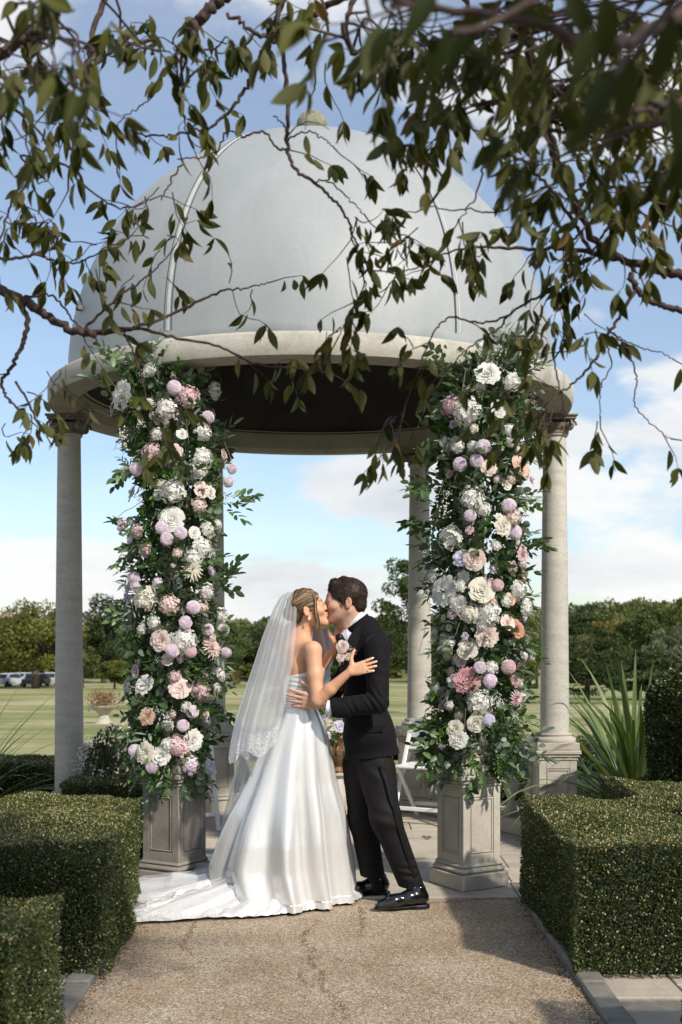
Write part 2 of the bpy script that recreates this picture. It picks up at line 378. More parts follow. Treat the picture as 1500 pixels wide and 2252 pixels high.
# dome
RD, ZD = 1.70, 3.26
pr = [(RD, ZR+.160-ZD)]+[(RD*math.cos(math.radians(t_)), RD*math.sin(math.radians(t_))) for t_ in np.linspace(0, 89.5, 60)]
dome = MB().lathe(pr, (0, 0, ZD), 160).build('dome', M['dome'], gz, smooth=True)
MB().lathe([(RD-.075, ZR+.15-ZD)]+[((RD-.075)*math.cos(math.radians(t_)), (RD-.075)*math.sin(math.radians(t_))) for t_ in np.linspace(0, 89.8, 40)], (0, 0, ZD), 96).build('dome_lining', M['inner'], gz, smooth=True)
M['seam_light'] = plain_mat('seam_sealant', (.48, .48, .45), .6, .1)
M['seam_dark'] = plain_mat('seam_gap', (.045, .055, .06), .8, .2)
for k in range(6):
    a = -PI/2+math.radians(1.5)+PI/6+k*PI/3
    for off, m_, hw, hz in (((0, M['seam_light'], .009, .004), (.026, M['seam_dark'], .0022, .003), (-.026, M['seam_dark'], .0016, .003)) if k in (5, 4) else ((0, M['seam_dark'], .0055, .004), (.03, M['seam_light'], .003, .002))):
        V = []; F = []; n_ = 50
        for i in range(n_):
            e = math.radians(i/(n_-1)*86); 
            for s_ in (-1, 1):
                for hh in (0, hz):
                    da = (off+s_*hw)/(RD*max(math.cos(e), .08)); R_ = RD+hh-.0005
                    V.append((R_*math.cos(e)*math.cos(a+da), R_*math.cos(e)*math.sin(a+da), ZD+R_*math.sin(e)))
        for i in range(n_-1):
            b0 = i*4; F += [[b0+1, b0+3, b0+7, b0+5], [b0, b0+1, b0+5, b0+4], [b0+3, b0+2, b0+6, b0+7]]
        MB().add(V, F).build('seam', m_, dome)
# small metal lug on the dome
a = math.radians(-90-62); e = math.radians(11); c_ = (RD*math.cos(e)*math.cos(a), RD*math.cos(e)*math.sin(a), ZD+RD*math.sin(e))
lug = MB().box((c_[0]-.01, c_[1]-.015, c_[2]), (.05, .03, .03), rz=.4, bev=.006).box((c_[0]-.02, c_[1]-.05, c_[2]+.01), (.014, .06, .045), rz=.2, bev=.004).build('metal_lug', M['capital'], dome, auto=40)
s = MB().lathe([(.001, -.12)]+[(.112*math.cos(t_), .112*math.sin(t_)) for t_ in np.linspace(-1.35, PI/2-.02, 20)], (0, 0, ZD+RD+.145), 32); s.lathe([(.15, -.03), (.15, .0), (.10, .02), (.08, .05)], (0, 0, ZD+RD-.01), 32)
s.build('ball_finial', M['ball'], gz, smooth=True)
# columns ------------------------------------------------------------
def shaft(z0, z1, name, parent, m, loc):
    H = z1-z0; pf = []
    for i in range(24):
        u = i/23; r_ = .102-.021*u**1.35
        pf.append((r_, z0+H*u))
    pf = [(.118, z0-.012), (.118, z0-.002)]+pf+[(.088, z1+.004), (.094, z1+.012), (.094, z1+.022), (.084, z1+.028)]
    o = MB().lathe(pf, (0, 0, 0), 48).build(name, m, parent, auto=45); o.location = (*loc, 0); return o
def capital_mb(z):
    b = MB(); b.lathe([(.083, 0), (.098, .018), (.100, .026), (.092, .034), (.108, .055), (.122, .075), (.122, .088)], (0, 0, z), 36)
    b.box((0, 0, z+.118), (.262, .262, .022), bev=.006); b.box((0, 0, z+.137), (.285, .285, .018), bev=.006)
    for i in range(4):                                  # corner volutes
        a_ = PI/4+i*PI/2
        for sgn in (-1, 1):
            ca, sa = math.cos(a_), math.sin(a_)
            cx0, cy0 = ca*.135, sa*.135
            # spiral in the vertical plane facing sideways
            tx, ty = (1, 0) if (sgn > 0) else (0, 1)
            pts = []; rr = []
            for k in range(22):
                th = k/21*2*PI*1.6; R_ = .042*(1-k/26)
                pts.append((cx0+tx*R_*math.cos(th)*math.copysign(1, ca if sgn > 0 else 1)-(0 if sgn > 0 else 0), cy0+ty*R_*math.cos(th)*math.copysign(1, sa), z+.068+R_*math.sin(th)))
                rr.append(.0095*(1-k/34))
            b.tube(pts, rr, 6)
        b.lathe([(.001, -.03), (.02, -.026), (.032, -.01), (.032, .01), (.02, .026), (.001, .03)], (math.cos(a_)*.128, math.sin(a_)*.128, z+.068), 12)
    for i in range(16):                                 # egg and dart
        a_ = i*PI/8; b.lathe([(.001, -.016), (.008, -.008), (.009, .004), (.004, .012)], (.112*math.cos(a_), .112*math.sin(a_), z+.062), 8)
    return b
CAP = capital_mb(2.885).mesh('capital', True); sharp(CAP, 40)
def pedestal(parent, loc, rz, h, m):
    W = .265; b = MB()
    b.box((0, 0, .045), (W+.072, W+.072, .09), bev=.006)
    b.box((0, 0, .107), (W+.052, W+.052, .034), bev=.014)
    b.box((0, 0, .134), (W+.028, W+.028, .024), bev=.010)
    b.box((0, 0, (.140+h-.075)/2), (W-.012, W-.012, h-.075-.140))
    t_ = h-.075; z0, z1 = .144, t_
    # raised frames around a sunk panel on each face
    for k in range(4):
        a_ = k*PI/2; ca, sa = math.cos(a_), math.sin(a_)
        def bx(u, z, w, hh, d, proud, bev=.003):
            dist = W/2+proud-d/2; cx1 = ca*0+sa*dist+ca*u; cy1 = -ca*dist+sa*u
            b.box((cx1, cy1, z), (w, d, hh), rz=a_, bev=bev)
        ps, pb = .048, .055
        bx(-(W/2-ps/2-.0005), (z0+z1)/2, ps, z1-z0, .007, 0, .002); bx((W/2-ps/2-.0005), (z0+z1)/2, ps, z1-z0, .007, 0.0005, .002)
        bx(0, z0+pb/2, W-2*ps-.002, pb, .007, 0, .002); bx(0, z1-pb/2, W-2*ps-.002, pb, .007, 0, .002)
        iw = W-2*ps; ih = z1-z0-2*pb
        for u in (-1, 1): bx(u*(iw/2-.011), (z0+z1)/2, .007, ih-.016, .008, .0005, .002)
        for zz in (-1, 1): bx(0, (z0+z1)/2+zz*(ih/2-.011), iw-.016, .007, .008, .0008, .002)
    b.box((0, 0, t_+.012), (W+.016, W+.016, .024), bev=.008)
    b.box((0, 0, t_+.034), (W+.036, W+.036, .022), bev=.008)
    b.box((0, 0, t_+.060), (W+.056, W+.056, .030), bev=.006)
    o = b.build('pedestal', m, parent, auto=35); o.location = (loc[0], loc[1], 0); o.rotation_euler.z = rz; return o
def base_mb(z):
    b = MB(); b.box((0, 0, z+.026), (.30, .30, .052), bev=.005)
    b.lathe([(.148, .052), (.150, .060), (.150, .074), (.142, .084), (.125, .088), (.118, .096), (.125, .104), (.122, .112), (.105, .114)], (0, 0, z), 40)
    me = b.mesh('column_base', True); sharp(me, 40); return me
XR_F, YR_F = .752, 6.97; XL_F, YL_F = -.99, 7.03
cols = [('side', CXG+RC, CYG, 0, .66), ('side', CXG-RC, CYG, 0, .24), ('back', CXG+RC*.5, CYG+RC*.866, -PI/6, .66), ('back', CXG-RC*.5, CYG+RC*.866, PI/6, .66),
        ('front', XR_F, YR_F, PI/6, .66), ('front', XL_F, YL_F, -PI/6, .66)]
for i, (kind, x, y, rz, ph) in enumerate(cols):
    lx, ly = in_g(x, y)
    raise_ = 0
    pedestal(gz, (lx, ly), rz, ph, M['pedestal_shaded'] if i == 5 else M['stone'])
    sh = shaft(ph+.114, 2.88, 'column', gz, M['column'], (lx, ly))
    bs = base_mb(ph); o = obj('column_base', bs, M['stone'], sh); o.rotation_euler.z = rz
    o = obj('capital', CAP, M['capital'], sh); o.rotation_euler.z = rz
# balustrade between side and back columns
bal_p = [(.045, 0), (.045, .03), (.030, .038), (.034, .05), (.026, .07), (.030, .10), (.052, .15), (.056, .185), (.050, .215), (.030, .245), (.026, .27), (.026, .33), (.032, .40), (.034, .42), (.042, .432), (.042, .455)]
BAL = MB().box((0, 0, .015), (.11, .11, .03), bev=.004).lathe([(r_, z_+.03) for r_, z_ in bal_p], (0, 0, 0), 20).box((0, 0, .500), (.10, .10, .03), bev=.004).mesh('baluster', True); sharp(BAL, 40)
def balustrade(A, B):
    A = Vector(A); B = Vector(B); d = (B-A); ln = d.length; a_ = math.atan2(d.y, d.x); mid = (A+B)/2
    MB().box((mid.x, mid.y, .06), (ln-.28, .20, .12), rz=a_, bev=.008).build('balustrade_plinth', M['stone'], gz, auto=40)
    MB().box((mid.x, mid.y, .665), (ln-.28, .17, .05), rz=a_, bev=.012).build('handrail', M['stone'], gz, auto=40)
    n_ = int((ln-.42)/.19)
    for i in range(n_):
        p = A+d*((.25+(ln-.5)*i/(n_-1))/ln); o = obj('baluster', BAL, M['stone'], gz); o.location = (p.x, p.y, .12); o.rotation_euler.z = a_
pts_ = {k: in_g(c[1], c[2]) for k, c in enumerate(cols)}
balustrade(pts_[0], pts_[2]); balustrade(pts_[2], pts_[3]); balustrade(pts_[1], pts_[3])
# ------------------------------------------------------------------ folding chairs
def chair(loc, rz, label):
    t = empty('folding_chair', loc, label, 'chair', 'white folding chairs inside the pavilion', rz)
    w = M['white_paint']
    def bar(a, b, d=.032, e=.018): 
        a = Vector(a); b = Vector(b); 
        mb = MB(); v = b-a; L_ = v.length; mb.box((0, 0, 0), (d, e, L_), bev=.004)
        me = mb.mesh('bar', True); sharp(me, 40); me.transform(Matrix.Translation((a+b)/2) @ v.to_track_quat('Z', 'Y').to_matrix().to_4x4()); return me
    for s_ in (-.21, .21):
        obj('leg', bar((.20, s_, 0), (-.17, s_, .80)), w, t); obj('leg', bar((-.22, s_*.86, 0), (.17, s_*.86, .44)), w, t)
    o = MB().box((0, 0, .445), (.40, .40, .022), bev=.008).build('seat', M['white_paint'], t, auto=40)
    for z_, x_ in ((.77, -.155), (.68, -.115), (.59, -.075)): MB().box((x_, 0, z_), (.018, .42, .055), bev=.005).build('back_slat', w, t, auto=40)
    MB().box((.155, 0, .12), (.02, .41, .03), bev=.004).build('stretcher', w, t, auto=40); MB().box((-.165, 0, .12), (.02, .36, .03), bev=.004).build('stretcher', w, t, auto=40)
    return t
chair((.68, 9.3, 0), math.radians(-118), 'white folding chair standing behind the groom beside the right flower column')
chair((-1.18, 9.0, 0), math.radians(-72), 'white folding chair half hidden behind the left flower column')
# ------------------------------------------------------------------ bronze urn stand with greenery
ux, uy, _ = P(742, 1650, 9.0)
ur = empty('urn', (ux, uy, 0), 'ornate aged gold urn on stone baluster stand behind the bride and groom', 'urn')
b = MB().box((0, 0, .03), (.22, .22, .06), bev=.008).lathe([(.09, .06), (.06, .09), (.045, .12), (.07, .2), (.085, .26), (.05, .34), (.045, .38), (.08, .41), (.08, .43)], (0, 0, 0), 28)
b.build('stand', M['stone'], ur, auto=45)
b = MB().lathe([(.03, .43), (.06, .44), (.035, .47), (.05, .50), (.095, .54), (.11, .60), (.10, .65), (.12, .69), (.135, .70), (.13, .715), (.10, .70)], (0, 0, 0), 32)
for i in range(12):
    a_ = i*PI/6; b.lathe([(.001, -.04), (.018, -.02), (.02, .01), (.008, .04)], (.10*math.cos(a_), .10*math.sin(a_), .60), 8)
b.build('bowl', M['bronze'], ur, auto=45)
URN_TOP = (ux, uy, .70)
# ------------------------------------------------------------------ dappled far garden ornaments and cars
def car(loc, rz, c, label):
    t = empty('parked_car', loc, label, 'car', 'cars parked under the trees', rz)
    pm = plain_mat('car_paint', c, .25, .03); gm = plain_mat('car_glass', (.02, .025, .03), .08); tm = plain_mat('tyre', (.02, .02, .02), .8)
    prof = [(-2.1, .35), (-2.1, .75), (-1.95, .88), (-1.3, .93), (-.7, 1.38), (.75, 1.42), (1.45, 1.0), (2.0, .85), (2.1, .6), (2.1, .35)]
    V = [(x_, s_*(.85 if z_ < 1 else .66), z_) for s_ in (-1, 1) for x_, z_ in prof]; n_ = len(prof)
    F = [list(range(n_))[::-1], list(range(n_, 2*n_))]+[[i, (i+1) % n_, n_+(i+1) % n_, n_+i] for i in range(n_)]
    MB().add(V, F).build('body', pm, t, auto=30)
    for s_ in (-1, 1):
        V = [(-1.15, s_*.80, .96), (1.25, s_*.80, 1.0), (.68, s_*.70, 1.34), (-.62, s_*.70, 1.31)]; MB().add(V, [[0, 1, 2, 3]]).build('side_window', gm, t)
        for x_ in (-1.3, 1.3): w_ = MB().lathe([(.001, -.1), (.31, -.1), (.32, 0), (.31, .1), (.001, .1)], (0, 0, 0), 18).build('wheel', tm, t, auto=40); w_.location = (x_, s_*.80, .32); w_.rotation_euler.x = PI/2
    for x0, x1, z0, z1 in ((-1.36, -.74, .96, 1.345), (1.5, .80, 1.0, 1.385)):
        MB().add([(x0, -.68, z0), (x0, .68, z0), (x1, .6, z1), (x1, -.6, z1)], [[0, 1, 2, 3]]).build('windscreen', gm, t)
def gpt(px, D): x = (px-750)/FPX*D; return (x, D, float(ground_z(x, D)))
car(gpt(18, 122), 1.2, (.42, .44, .46), 'pale grey car at far left under the trees, parked at the edge of the field')
car(gpt(50, 125), 1.35, (.30, .32, .34), 'silver car parked just right of the pale grey car beneath the trees')
car(gpt(80, 121), 1.5, (.05, .05, .06), 'dark car parked in the shade of the olive green tree')
car(gpt(112, 126), 1.6, (.34, .34, .33), 'pale car partly behind the left column under the trees')
# stone planter on the lawn with rusty planting
bx_, by_, bz_ = gpt(228, 33)
pl = empty('stone_planter', (bx_, by_, bz_), 'round stone planter bowl of rusty plants out on the lawn', 'planter')
PLANT = (bx_, by_, bz_)
MB().lathe([(.25, 0), (.18, .1), (.12, .25), (.3, .42), (.40, .47), (.42, .52), (.34, .50)], (0, 0, 0), 24).build('bowl', M['stone'], pl, auto=40)
hx, hy, hz = gpt(70, 31)
# far house roofs
hs = empty('house', gpt(12, 420), 'pale house among trees on the far left skyline', 'house')
hz0 = 3.5
MB().box((0, 0, hz0+2), (9, 7, 8), bev=.05).build('wall', plain_mat('render_wall', (.5, .45, .4), .9), hs)
MB().add([(-5, -4, hz0+6), (5, -4, hz0+6), (5, 4, hz0+6), (-5, 4, hz0+6), (-4, 0, hz0+8), (4, 0, hz0+8)], [[0, 1, 5, 4], [1, 2, 5], [2, 3, 4, 5], [3, 0, 4]]).build('roof', plain_mat('tiles', (.33, .17, .11), .9, .3), hs)
for k in range(4): MB().box((-3.3+k*2.2, -3.53, hz0+2.5), (1.1, .06, 1.5)).build('window', plain_mat('dark_pane', (.03, .035, .04), .15), hs)
# ------------------------------------------------------------------ leaf scattering
def frames(d, up=None, rng=RNG):
    """orthonormal frames: x along leaf d, z = leaf normal (near 'up' with noise)"""
    d = d/np.linalg.norm(d, axis=1, keepdims=True)
    if up is None: up = rng.normal(size=d.shape)
    y = np.cross(up, d); y /= np.linalg.norm(y, axis=1, keepdims=True)+1e-9
    z = np.cross(d, y); return d, y, z
def leaf_template(kind):
    if kind == 'rhomb':      # folded rhombus, 2 tris
        return np.array([(0, 0, 0), (.5, -.30, .06), (1, 0, 0), (.5, .30, .06)]), [np.array([[0, 1, 2], [0, 2, 3]])]
    if kind == 'quad':
        return np.array([(0, -.35, 0), (1, -.35, 0), (1, .35, 0), (0, .35, 0)]), [np.array([[0, 1, 2, 3]])]
    rows = {'cherry': [(0, 0), (.10, .10), (.28, .205), (.5, .235), (.70, .18), (.86, .09), (1, 0)],
            'oval': [(0, 0), (.12, .17), (.35, .27), (.6, .26), (.85, .14), (1, 0)],
            'round': [(0, 0), (.1, .26), (.35, .44), (.65, .44), (.88, .27), (1, 0)],
            'slim': [(0, 0), (.2, .09), (.5, .13), (.8, .08), (1, 0)]}[kind]
    bend = {'cherry': .16, 'oval': .10, 'round': .05, 'slim': .12}[kind]
    V = []; F = []
    for i, (u, w) in enumerate(rows):
        z = -bend*u*u
        if i in (0, len(rows)-1): V.append((u, 0, z))
        else: V += [(u, -w, z+w*.35), (u, 0, z), (u, w, z+w*.35)]
    T = [[0, 1, 2], [0, 2, 3]]; Q = []
    for i in range(len(rows)-3):
        a = 1+i*3; Q += [[a, a+3, a+4, a+1], [a+1, a+4, a+5, a+2]]
    a = 1+(len(rows)-3)*3; e = a+3; T += [[a, e, a+1], [a+1, e, a+2]]
    return np.array(V), [np.array(Q), np.array(T)]
TPL = {k: leaf_template(k) for k in ('rhomb', 'quad', 'cherry', 'oval', 'round', 'slim')}
def leaves_mesh(name, pos, dirs, size, kind='rhomb', up=None, tint=None, width=1.0, smooth=True):
    V0, Fs = TPL[kind]; n = len(pos); k = len(V0)
    x, y, z = frames(dirs, up)
    size = np.broadcast_to(np.asarray(size, float), (n,))[:, None, None]
    V = pos[:, None, :]+size*(V0[None, :, 0:1]*x[:, None, :]+width*V0[None, :, 1:2]*y[:, None, :]+V0[None, :, 2:3]*z[:, None, :])
    off = (np.arange(n)*k)[:, None, None]
    blocks = [(f[None]+off).reshape(-1, f.shape[1]) for f in Fs]
    if tint is None: tint = RNG.random(n)
    return mk_mesh(name, V.reshape(-1, 3), blocks, smooth, tint=np.repeat(tint, k))
# ------------------------------------------------------------------ clipped box hedges
M['box_leaf'] = leaf_mat('box_leaf', (.009, .021, .005), (.085, .112, .022), .40, .18, back=(.08, .10, .04), hue=(.36, .29, .12))
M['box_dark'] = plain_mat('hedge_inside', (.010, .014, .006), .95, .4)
def clip_hedge(name, label, rects, h, dens=33000, size=.0122, tones=None, mat_=None):
    """rects: list of (x0,x1,y0,y1) blocks that make the hedge"""
    bx = MB(); pos = []; nrm = []
    for (x0, x1, y0, y1) in rects:
        bx.box(((x0+x1)/2, (y0+y1)/2, h/2-.03), (x1-x0-.10, y1-y0-.10, h-.06), bev=.03)
    def inside(p, e=.001):
        r_ = np.zeros(len(p), bool)
        for (x0, x1, y0, y1) in rects: r_ |= (p[:, 0] > x0+e) & (p[:, 0] < x1-e) & (p[:, 1] > y0+e) & (p[:, 1] < y1-e)
        return r_
    for (x0, x1, y0, y1) in rects:
        n_ = int((x1-x0)*(y1-y0)*dens); p = np.c_[RNG.uniform(x0, x1, n_), RNG.uniform(y0, y1, n_), np.full(n_, h)]; pos.append(p); nrm.append(np.tile([0, 0, 1.], (n_, 1)))
        for (ax, v, a0, a1, nx) in ((0, x0, y0, y1, -1), (0, x1, y0, y1, 1), (1, y0, x0, x1, -1)):
            n_ = int((a1-a0)*h*dens); a = RNG.uniform(a0, a1, n_); z = RNG.uniform(.02, h, n_)
            if ax == 0: p = np.c_[np.full(n_, v), a, z]; N_ = np.tile([nx, 0, 0.], (n_, 1))
            else: p = np.c_[a, np.full(n_, v), z]; N_ = np.tile([0, nx, 0.], (n_, 1))
            k = ~inside(p+N_*.01); pos.append(p[k]); nrm.append(N_[k])
    pos = np.concatenate(pos); nrm = np.concatenate(nrm); n_ = len(pos)
    # gentle lumps and soft clipped edges
    lump = .013*np.sin(pos[:, 0]*7.1+pos[:, 1]*3)+.010*np.sin(pos[:, 1]*9+pos[:, 2]*11)+.008*np.sin(pos[:, 0]*17-pos[:, 2]*13)
    dep = RNG.exponential(.010, n_); top = nrm[:, 2] > .5
    dep = np.where(top, RNG.exponential(.006, n_), dep*1.3)
    pos = pos+nrm*(lump-dep)[:, None]
    d = nrm*RNG.uniform(.15, 1.0, n_)[:, None]+RNG.normal(size=(n_, 3))*.6+np.array([0, 0, .25])
    up = nrm+RNG.normal(size=(n_, 3))*.55
    t = np.clip(RNG.normal(.42, .22, n_), 0, .85); t = np.where(top, t+.12, t)
    brown = RNG.random(n_) < np.where(top, .30, .05); t = np.where(brown, 1.0, np.clip(t, 0, .85))
    root = empty(name, (0, 0, 0), label, 'hedge')
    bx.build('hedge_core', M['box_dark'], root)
    ms = leaves_mesh('leaf_cover', pos, d, RNG.uniform(.7, 1.25, n_)*size, 'rhomb', up, t, 1.15)
    o = obj('leaf_cover', ms, mat_ or M['box_leaf'], root); o['kind'] = 'stuff'
    return root
clip_hedge('box_hedge', 'clipped box hedge in the right foreground, sunlit top, beside the path kerb', [(1.0, 2.6, 5.04, 5.42), (1.0, 1.66, 5.42, 6.5), (1.66, 2.9, 6.18, 7.6), (2.3, 2.9, 5.42, 6.18)], .57)
clip_hedge('box_hedge', 'clipped box hedge with square corner left of the bride, in front of the left column', [(-2.6, -1.02, 5.04, 5.9), (-1.85, -1.10, 5.9, 6.55), (-2.9, -2.2, 5.9, 6.9)], .57)
clip_hedge('box_hedge', 'dark box hedge corner cut off by the bottom left of the photo', [(-2.2, -.965, 3.45, 4.12)], .57, 38000, .0115)
clip_hedge('box_hedge', 'blurred rounded box hedge edge at the bottom right border', [(1.23, 2.0, 3.75, 4.2)], .60, 34000, .012)
clip_hedge('box_hedge', 'short dark hedge end between the left column and the left stone pedestal', [(-1.84, -1.22, 7.75, 8.2)], .5, 14000, .018)
clip_hedge('box_hedge', 'low dark hedge running behind the left column', [(-4.5, -1.55, 8.9, 9.6)], .50, 9000, .022)
clip_hedge('box_hedge', 'low dark hedge seen between the balusters right of the pavilion', [(.9, 4.2, 10.6, 11.2)], .52, 7000, .024)
# rounded dark topiary on the right
def topiary():
    c = np.array(P(1575, 1640, 7.4)); n_ = 34000; root = empty('topiary', (c[0], c[1], 0), 'dark clipped rounded yew shrub at the right edge behind the hedge', 'shrub')
    th = RNG.uniform(0, 2*PI, n_); u = RNG.uniform(0, 1, n_); R_ = .40; H = 1.30
    z = u*H; r_ = R_*np.where(u < .8, 1.0, np.sqrt(np.clip(1-((u-.8)/.2)**2, 0, 1)))
    r_ = r_*np.sqrt(RNG.uniform(.82, 1.04, n_))+.015*np.sin(th*5+z*6)
    pos = np.c_[r_*np.cos(th), r_*np.sin(th), z]; d = np.c_[np.cos(th), np.sin(th), np.full(n_, .3)]+RNG.normal(size=(n_, 3))*.6
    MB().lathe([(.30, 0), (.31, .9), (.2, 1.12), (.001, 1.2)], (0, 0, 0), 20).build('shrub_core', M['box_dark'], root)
    o = obj('leaf_cover', leaves_mesh('leaf_cover', pos, d, RNG.uniform(.7, 1.2, n_)*.028, 'rhomb', d+RNG.normal(size=(n_, 3)), np.clip(RNG.normal(.25, .2, n_), 0, .8)), M['box_leaf'], root); o['kind'] = 'stuff'
topiary()
# ------------------------------------------------------------------ sword-leaved clumps
M['flax'] = leaf_mat('flax_leaf', (.06, .10, .03), (.21, .27, .10), .42, .25)
def flax(loc, n_, ln, label, spread, lean=(0, 0), seed=1, wd=.02):
    r = random.Random(seed); root = empty('flax_plant', loc, label, 'plant')
    rest = MB(); rt = []; shown = 0
    for i in range(n_):
        a = r.uniform(0, 2*PI); tilt = r.uniform(.12, spread)**.8*spread**.2; Ln = ln*r.uniform(.6, 1.05); droop = r.uniform(.35, 1.25)*(.35+tilt)
        dx, dy = math.cos(a), math.sin(a); p = [r.gauss(0, .04), r.gauss(0, .04), 0]; S = 9; G = []; ang = tilt
        for k in range(S+1):
            u = k/S; w = wd*(.55+.9*u if u < .4 else 1.0*(1-((u-.4)/.6)**2.2)+.001)*1.0
            px_, py_ = -dy, dx; lf = .25
            G.append([(p[0]-px_*w, p[1]-py_*w, p[2]+w*lf), (p[0], p[1], p[2]), (p[0]+px_*w, p[1]+py_*w, p[2]+w*lf)])
            st = Ln/S; p = [p[0]+dx*math.sin(ang)*st+lean[0]*st*u, p[1]+dy*math.sin(ang)*st+lean[1]*st*u, p[2]+math.cos(ang)*st]; ang += droop/S*(.4+2.2*u*u*1.4)
        tv = r.random()
        b = MB().grid(G); me = mk_mesh('leaf', np.concatenate(b.v), b.f, True, tint=[tv]*len(b.f)); obj('leaf', me, M['flax'], root)
flax(P(1390, 1725, 8.75)[:2]+(.12,), 210, 1.35, 'big clump of arching green sword leaves right of the right column', 1.5, (-.22, 0), 5, .020)
flax((-2.75, 8.6, .1), 110, 1.15, 'clump of dark sword leaves at the left edge behind the hedge', 1.25, (.22, 0), 8, .012)
n_ = 900; p = RNG.normal(size=(n_, 3))*np.array([.22, .22, .13])+np.array([0, 0, .66])
M['rust_leaf'] = leaf_mat('rust_leaf', (.12, .06, .025), (.30, .17, .08), .8, .2)
obj('rusty_plants', leaves_mesh('rusty_plants', p, RNG.normal(size=(n_, 3)), .06, 'rhomb', RNG.normal(size=(n_, 3))), M['rust_leaf'], pl)['kind'] = 'stuff'
# white flowering shrub behind the left column
def flower_shrub():
    c = P(246, 1680, 8.25); root = empty('flowering_shrub', (c[0], c[1], 0), 'low shrub with white flower heads left of the left flower column', 'shrub'); n_ = 5000
    p = RNG.normal(size=(n_, 3)); p /= np.linalg.norm(p, axis=1, keepdims=True); p[:, 2] = abs(p[:, 2]); p *= RNG.uniform(.75, 1.05, n_)[:, None]*np.array([.24, .22, .80])
    o = obj('foliage', leaves_mesh('foliage', p, p+RNG.normal(size=(n_, 3))*.3, RNG.uniform(.02, .035, n_), 'rhomb', p, np.clip(RNG.normal(.3, .2, n_), 0, .85)), M['box_leaf'], root); o['kind'] = 'stuff'
    n_ = 700; k = RNG.normal(size=(26, 3)); k /= np.linalg.norm(k, axis=1, keepdims=True); k[:, 2] = abs(k[:, 2])*.35+.65; cc = k[RNG.integers(0, 26, n_)]*np.array([.24, .22, .80])
    p = cc+RNG.normal(size=(n_, 3))*.035; o = obj('flowers', leaves_mesh('flowers', p, RNG.normal(size=(n_, 3)), .022, 'rhomb', RNG.normal(size=(n_, 3))), M['petal_white'], root); o['kind'] = 'stuff'
# ------------------------------------------------------------------ far trees
M['bark'] = plain_mat('bark', (.10, .075, .055), .9, .4, 30, .8)
LEAFC = {'olive': ((.050, .066, .014), (.20, .20, .05)), 'green': ((.028, .050, .014), (.115, .145, .045)), 'dark': ((.022, .036, .014), (.085, .105, .040)),
         'autumn': ((.10, .085, .022), (.30, .24, .075)), 'grey': ((.06, .075, .045), (.19, .205, .13))}
M['crown_wood'] = leaf_mat('crown_wood', (.05, .07, .03), (.20, .21, .085), .8, .25, spec=.1, hue=(.26, .19, .07))
for k, (a_, b_) in LEAFC.items(): M['crown_'+k] = leaf_mat('crown_'+k, a_, b_, .7, .25, spec=.2)
def crown_mesh(w, h, n_cl, n_lf, lf, seed, layered=False, low=.12):
    """crown: clumps spread through an uneven volume, every clump many leaf cards; z from 0..h"""
    r = np.random.default_rng(seed); c = []
    while len(c) < n_cl:
        p = r.uniform(-1, 1, 3); q = np.linalg.norm(p*np.array([1, 1, 1.0]))
        if q < 1 and q > .45*r.random(): c.append(p)
    c = np.array(c); c[:, 2] = np.where(c[:, 2] < -.55, c[:, 2]*.8, c[:, 2])
    C_ = c*np.array([w/2*.82, w/2*.82, h*(.5-low/2)*.86])+np.array([0, 0, h*(.5+low/2)])
    rad = r.uniform(.10, .24, n_cl)*w*.62
    if layered: C_[:, 2] = np.round(C_[:, 2]/(h/8))*(h/8); 
    idx = r.integers(0, n_cl, n_lf); g = r.normal(size=(n_lf, 3)); g /= np.linalg.norm(g, axis=1, keepdims=True); g *= r.uniform(.55, 1.0, n_lf)[:, None]
    sq = np.array([1.25, 1.25, .28]) if layered else np.array([1, 1, .72])
    pos = C_[idx]+g*rad[idx][:, None]*sq
    d = g+r.normal(size=g.shape)*.7; up = g*1.2+r.normal(size=g.shape)*.5
    tint = np.clip(r.normal(.45, .18, n_lf)+(r.random(n_cl)-.5)[idx]*.5, 0, 1)
    return leaves_mesh('crown', pos, d, r.uniform(.6, 1.3, n_lf)*lf, 'rhomb', up, tint, 1.3), C_
def trunk_mesh(h, rad, C_, seed, w):
    r = random.Random(seed); b = MB(); pts = [(0, 0, -.3)]; x = y = 0
    for i in range(6): x += r.gauss(0, .03*w); y += r.gauss(0, .02*w); pts.append((x*.4, y*.4, h*.75*(i+1)/6))
    b.tube(pts, [rad*(1.25-.18*i) for i in range(7)], 8)
    for k in range(14):
        c = C_[r.randrange(len(C_))]; s = pts[r.randrange(2, 6)]; m_ = ((s[0]+c[0])/2, (s[1]+c[1])/2, (s[2]*.6+c[2]*.4)); b.tube([s, m_, tuple(c)], [rad*.35, rad*.22, rad*.06], 5)
    return b.mesh('trunk', True)
def tree(px, top, D, width_px, col, label, group=None, n_lf=7000, n_cl=34, layered=False, low=.12, seed=None, zb=None, cat='tree', name='tree'):
    x = (px-750)/FPX*D; gz_ = float(ground_z(x, D)) if zb is None else zb
    h = CHT+(1400-top)/FPX*D-gz_; w = width_px/FPX*D; seed = seed or abs(int(px*7+D))
    t = empty(name, (x, D, gz_), label, cat, group)
    me, C_ = crown_mesh(w, h, n_cl, n_lf, w*.040*(7000/n_lf)**.5, seed, layered, low)
    obj('crown', me, M['crown_'+col], t); obj('trunk', trunk_mesh(h, max(.06, w*.028), C_, seed, w), M['bark'], t)
    return t
tree(78, 1322, 112, 250, 'olive', 'broad olive green tree left of the left column, cars beneath it', n_lf=20000, n_cl=60, low=.06)
tree(-40, 1345, 125, 160, 'green', 'tree cut by the left edge beside the parked cars', n_lf=8000)
tree(228, 1296, 136, 190, 'dark', 'tall dark tree between left column and left flower column', n_lf=14000, n_cl=46, low=.04)
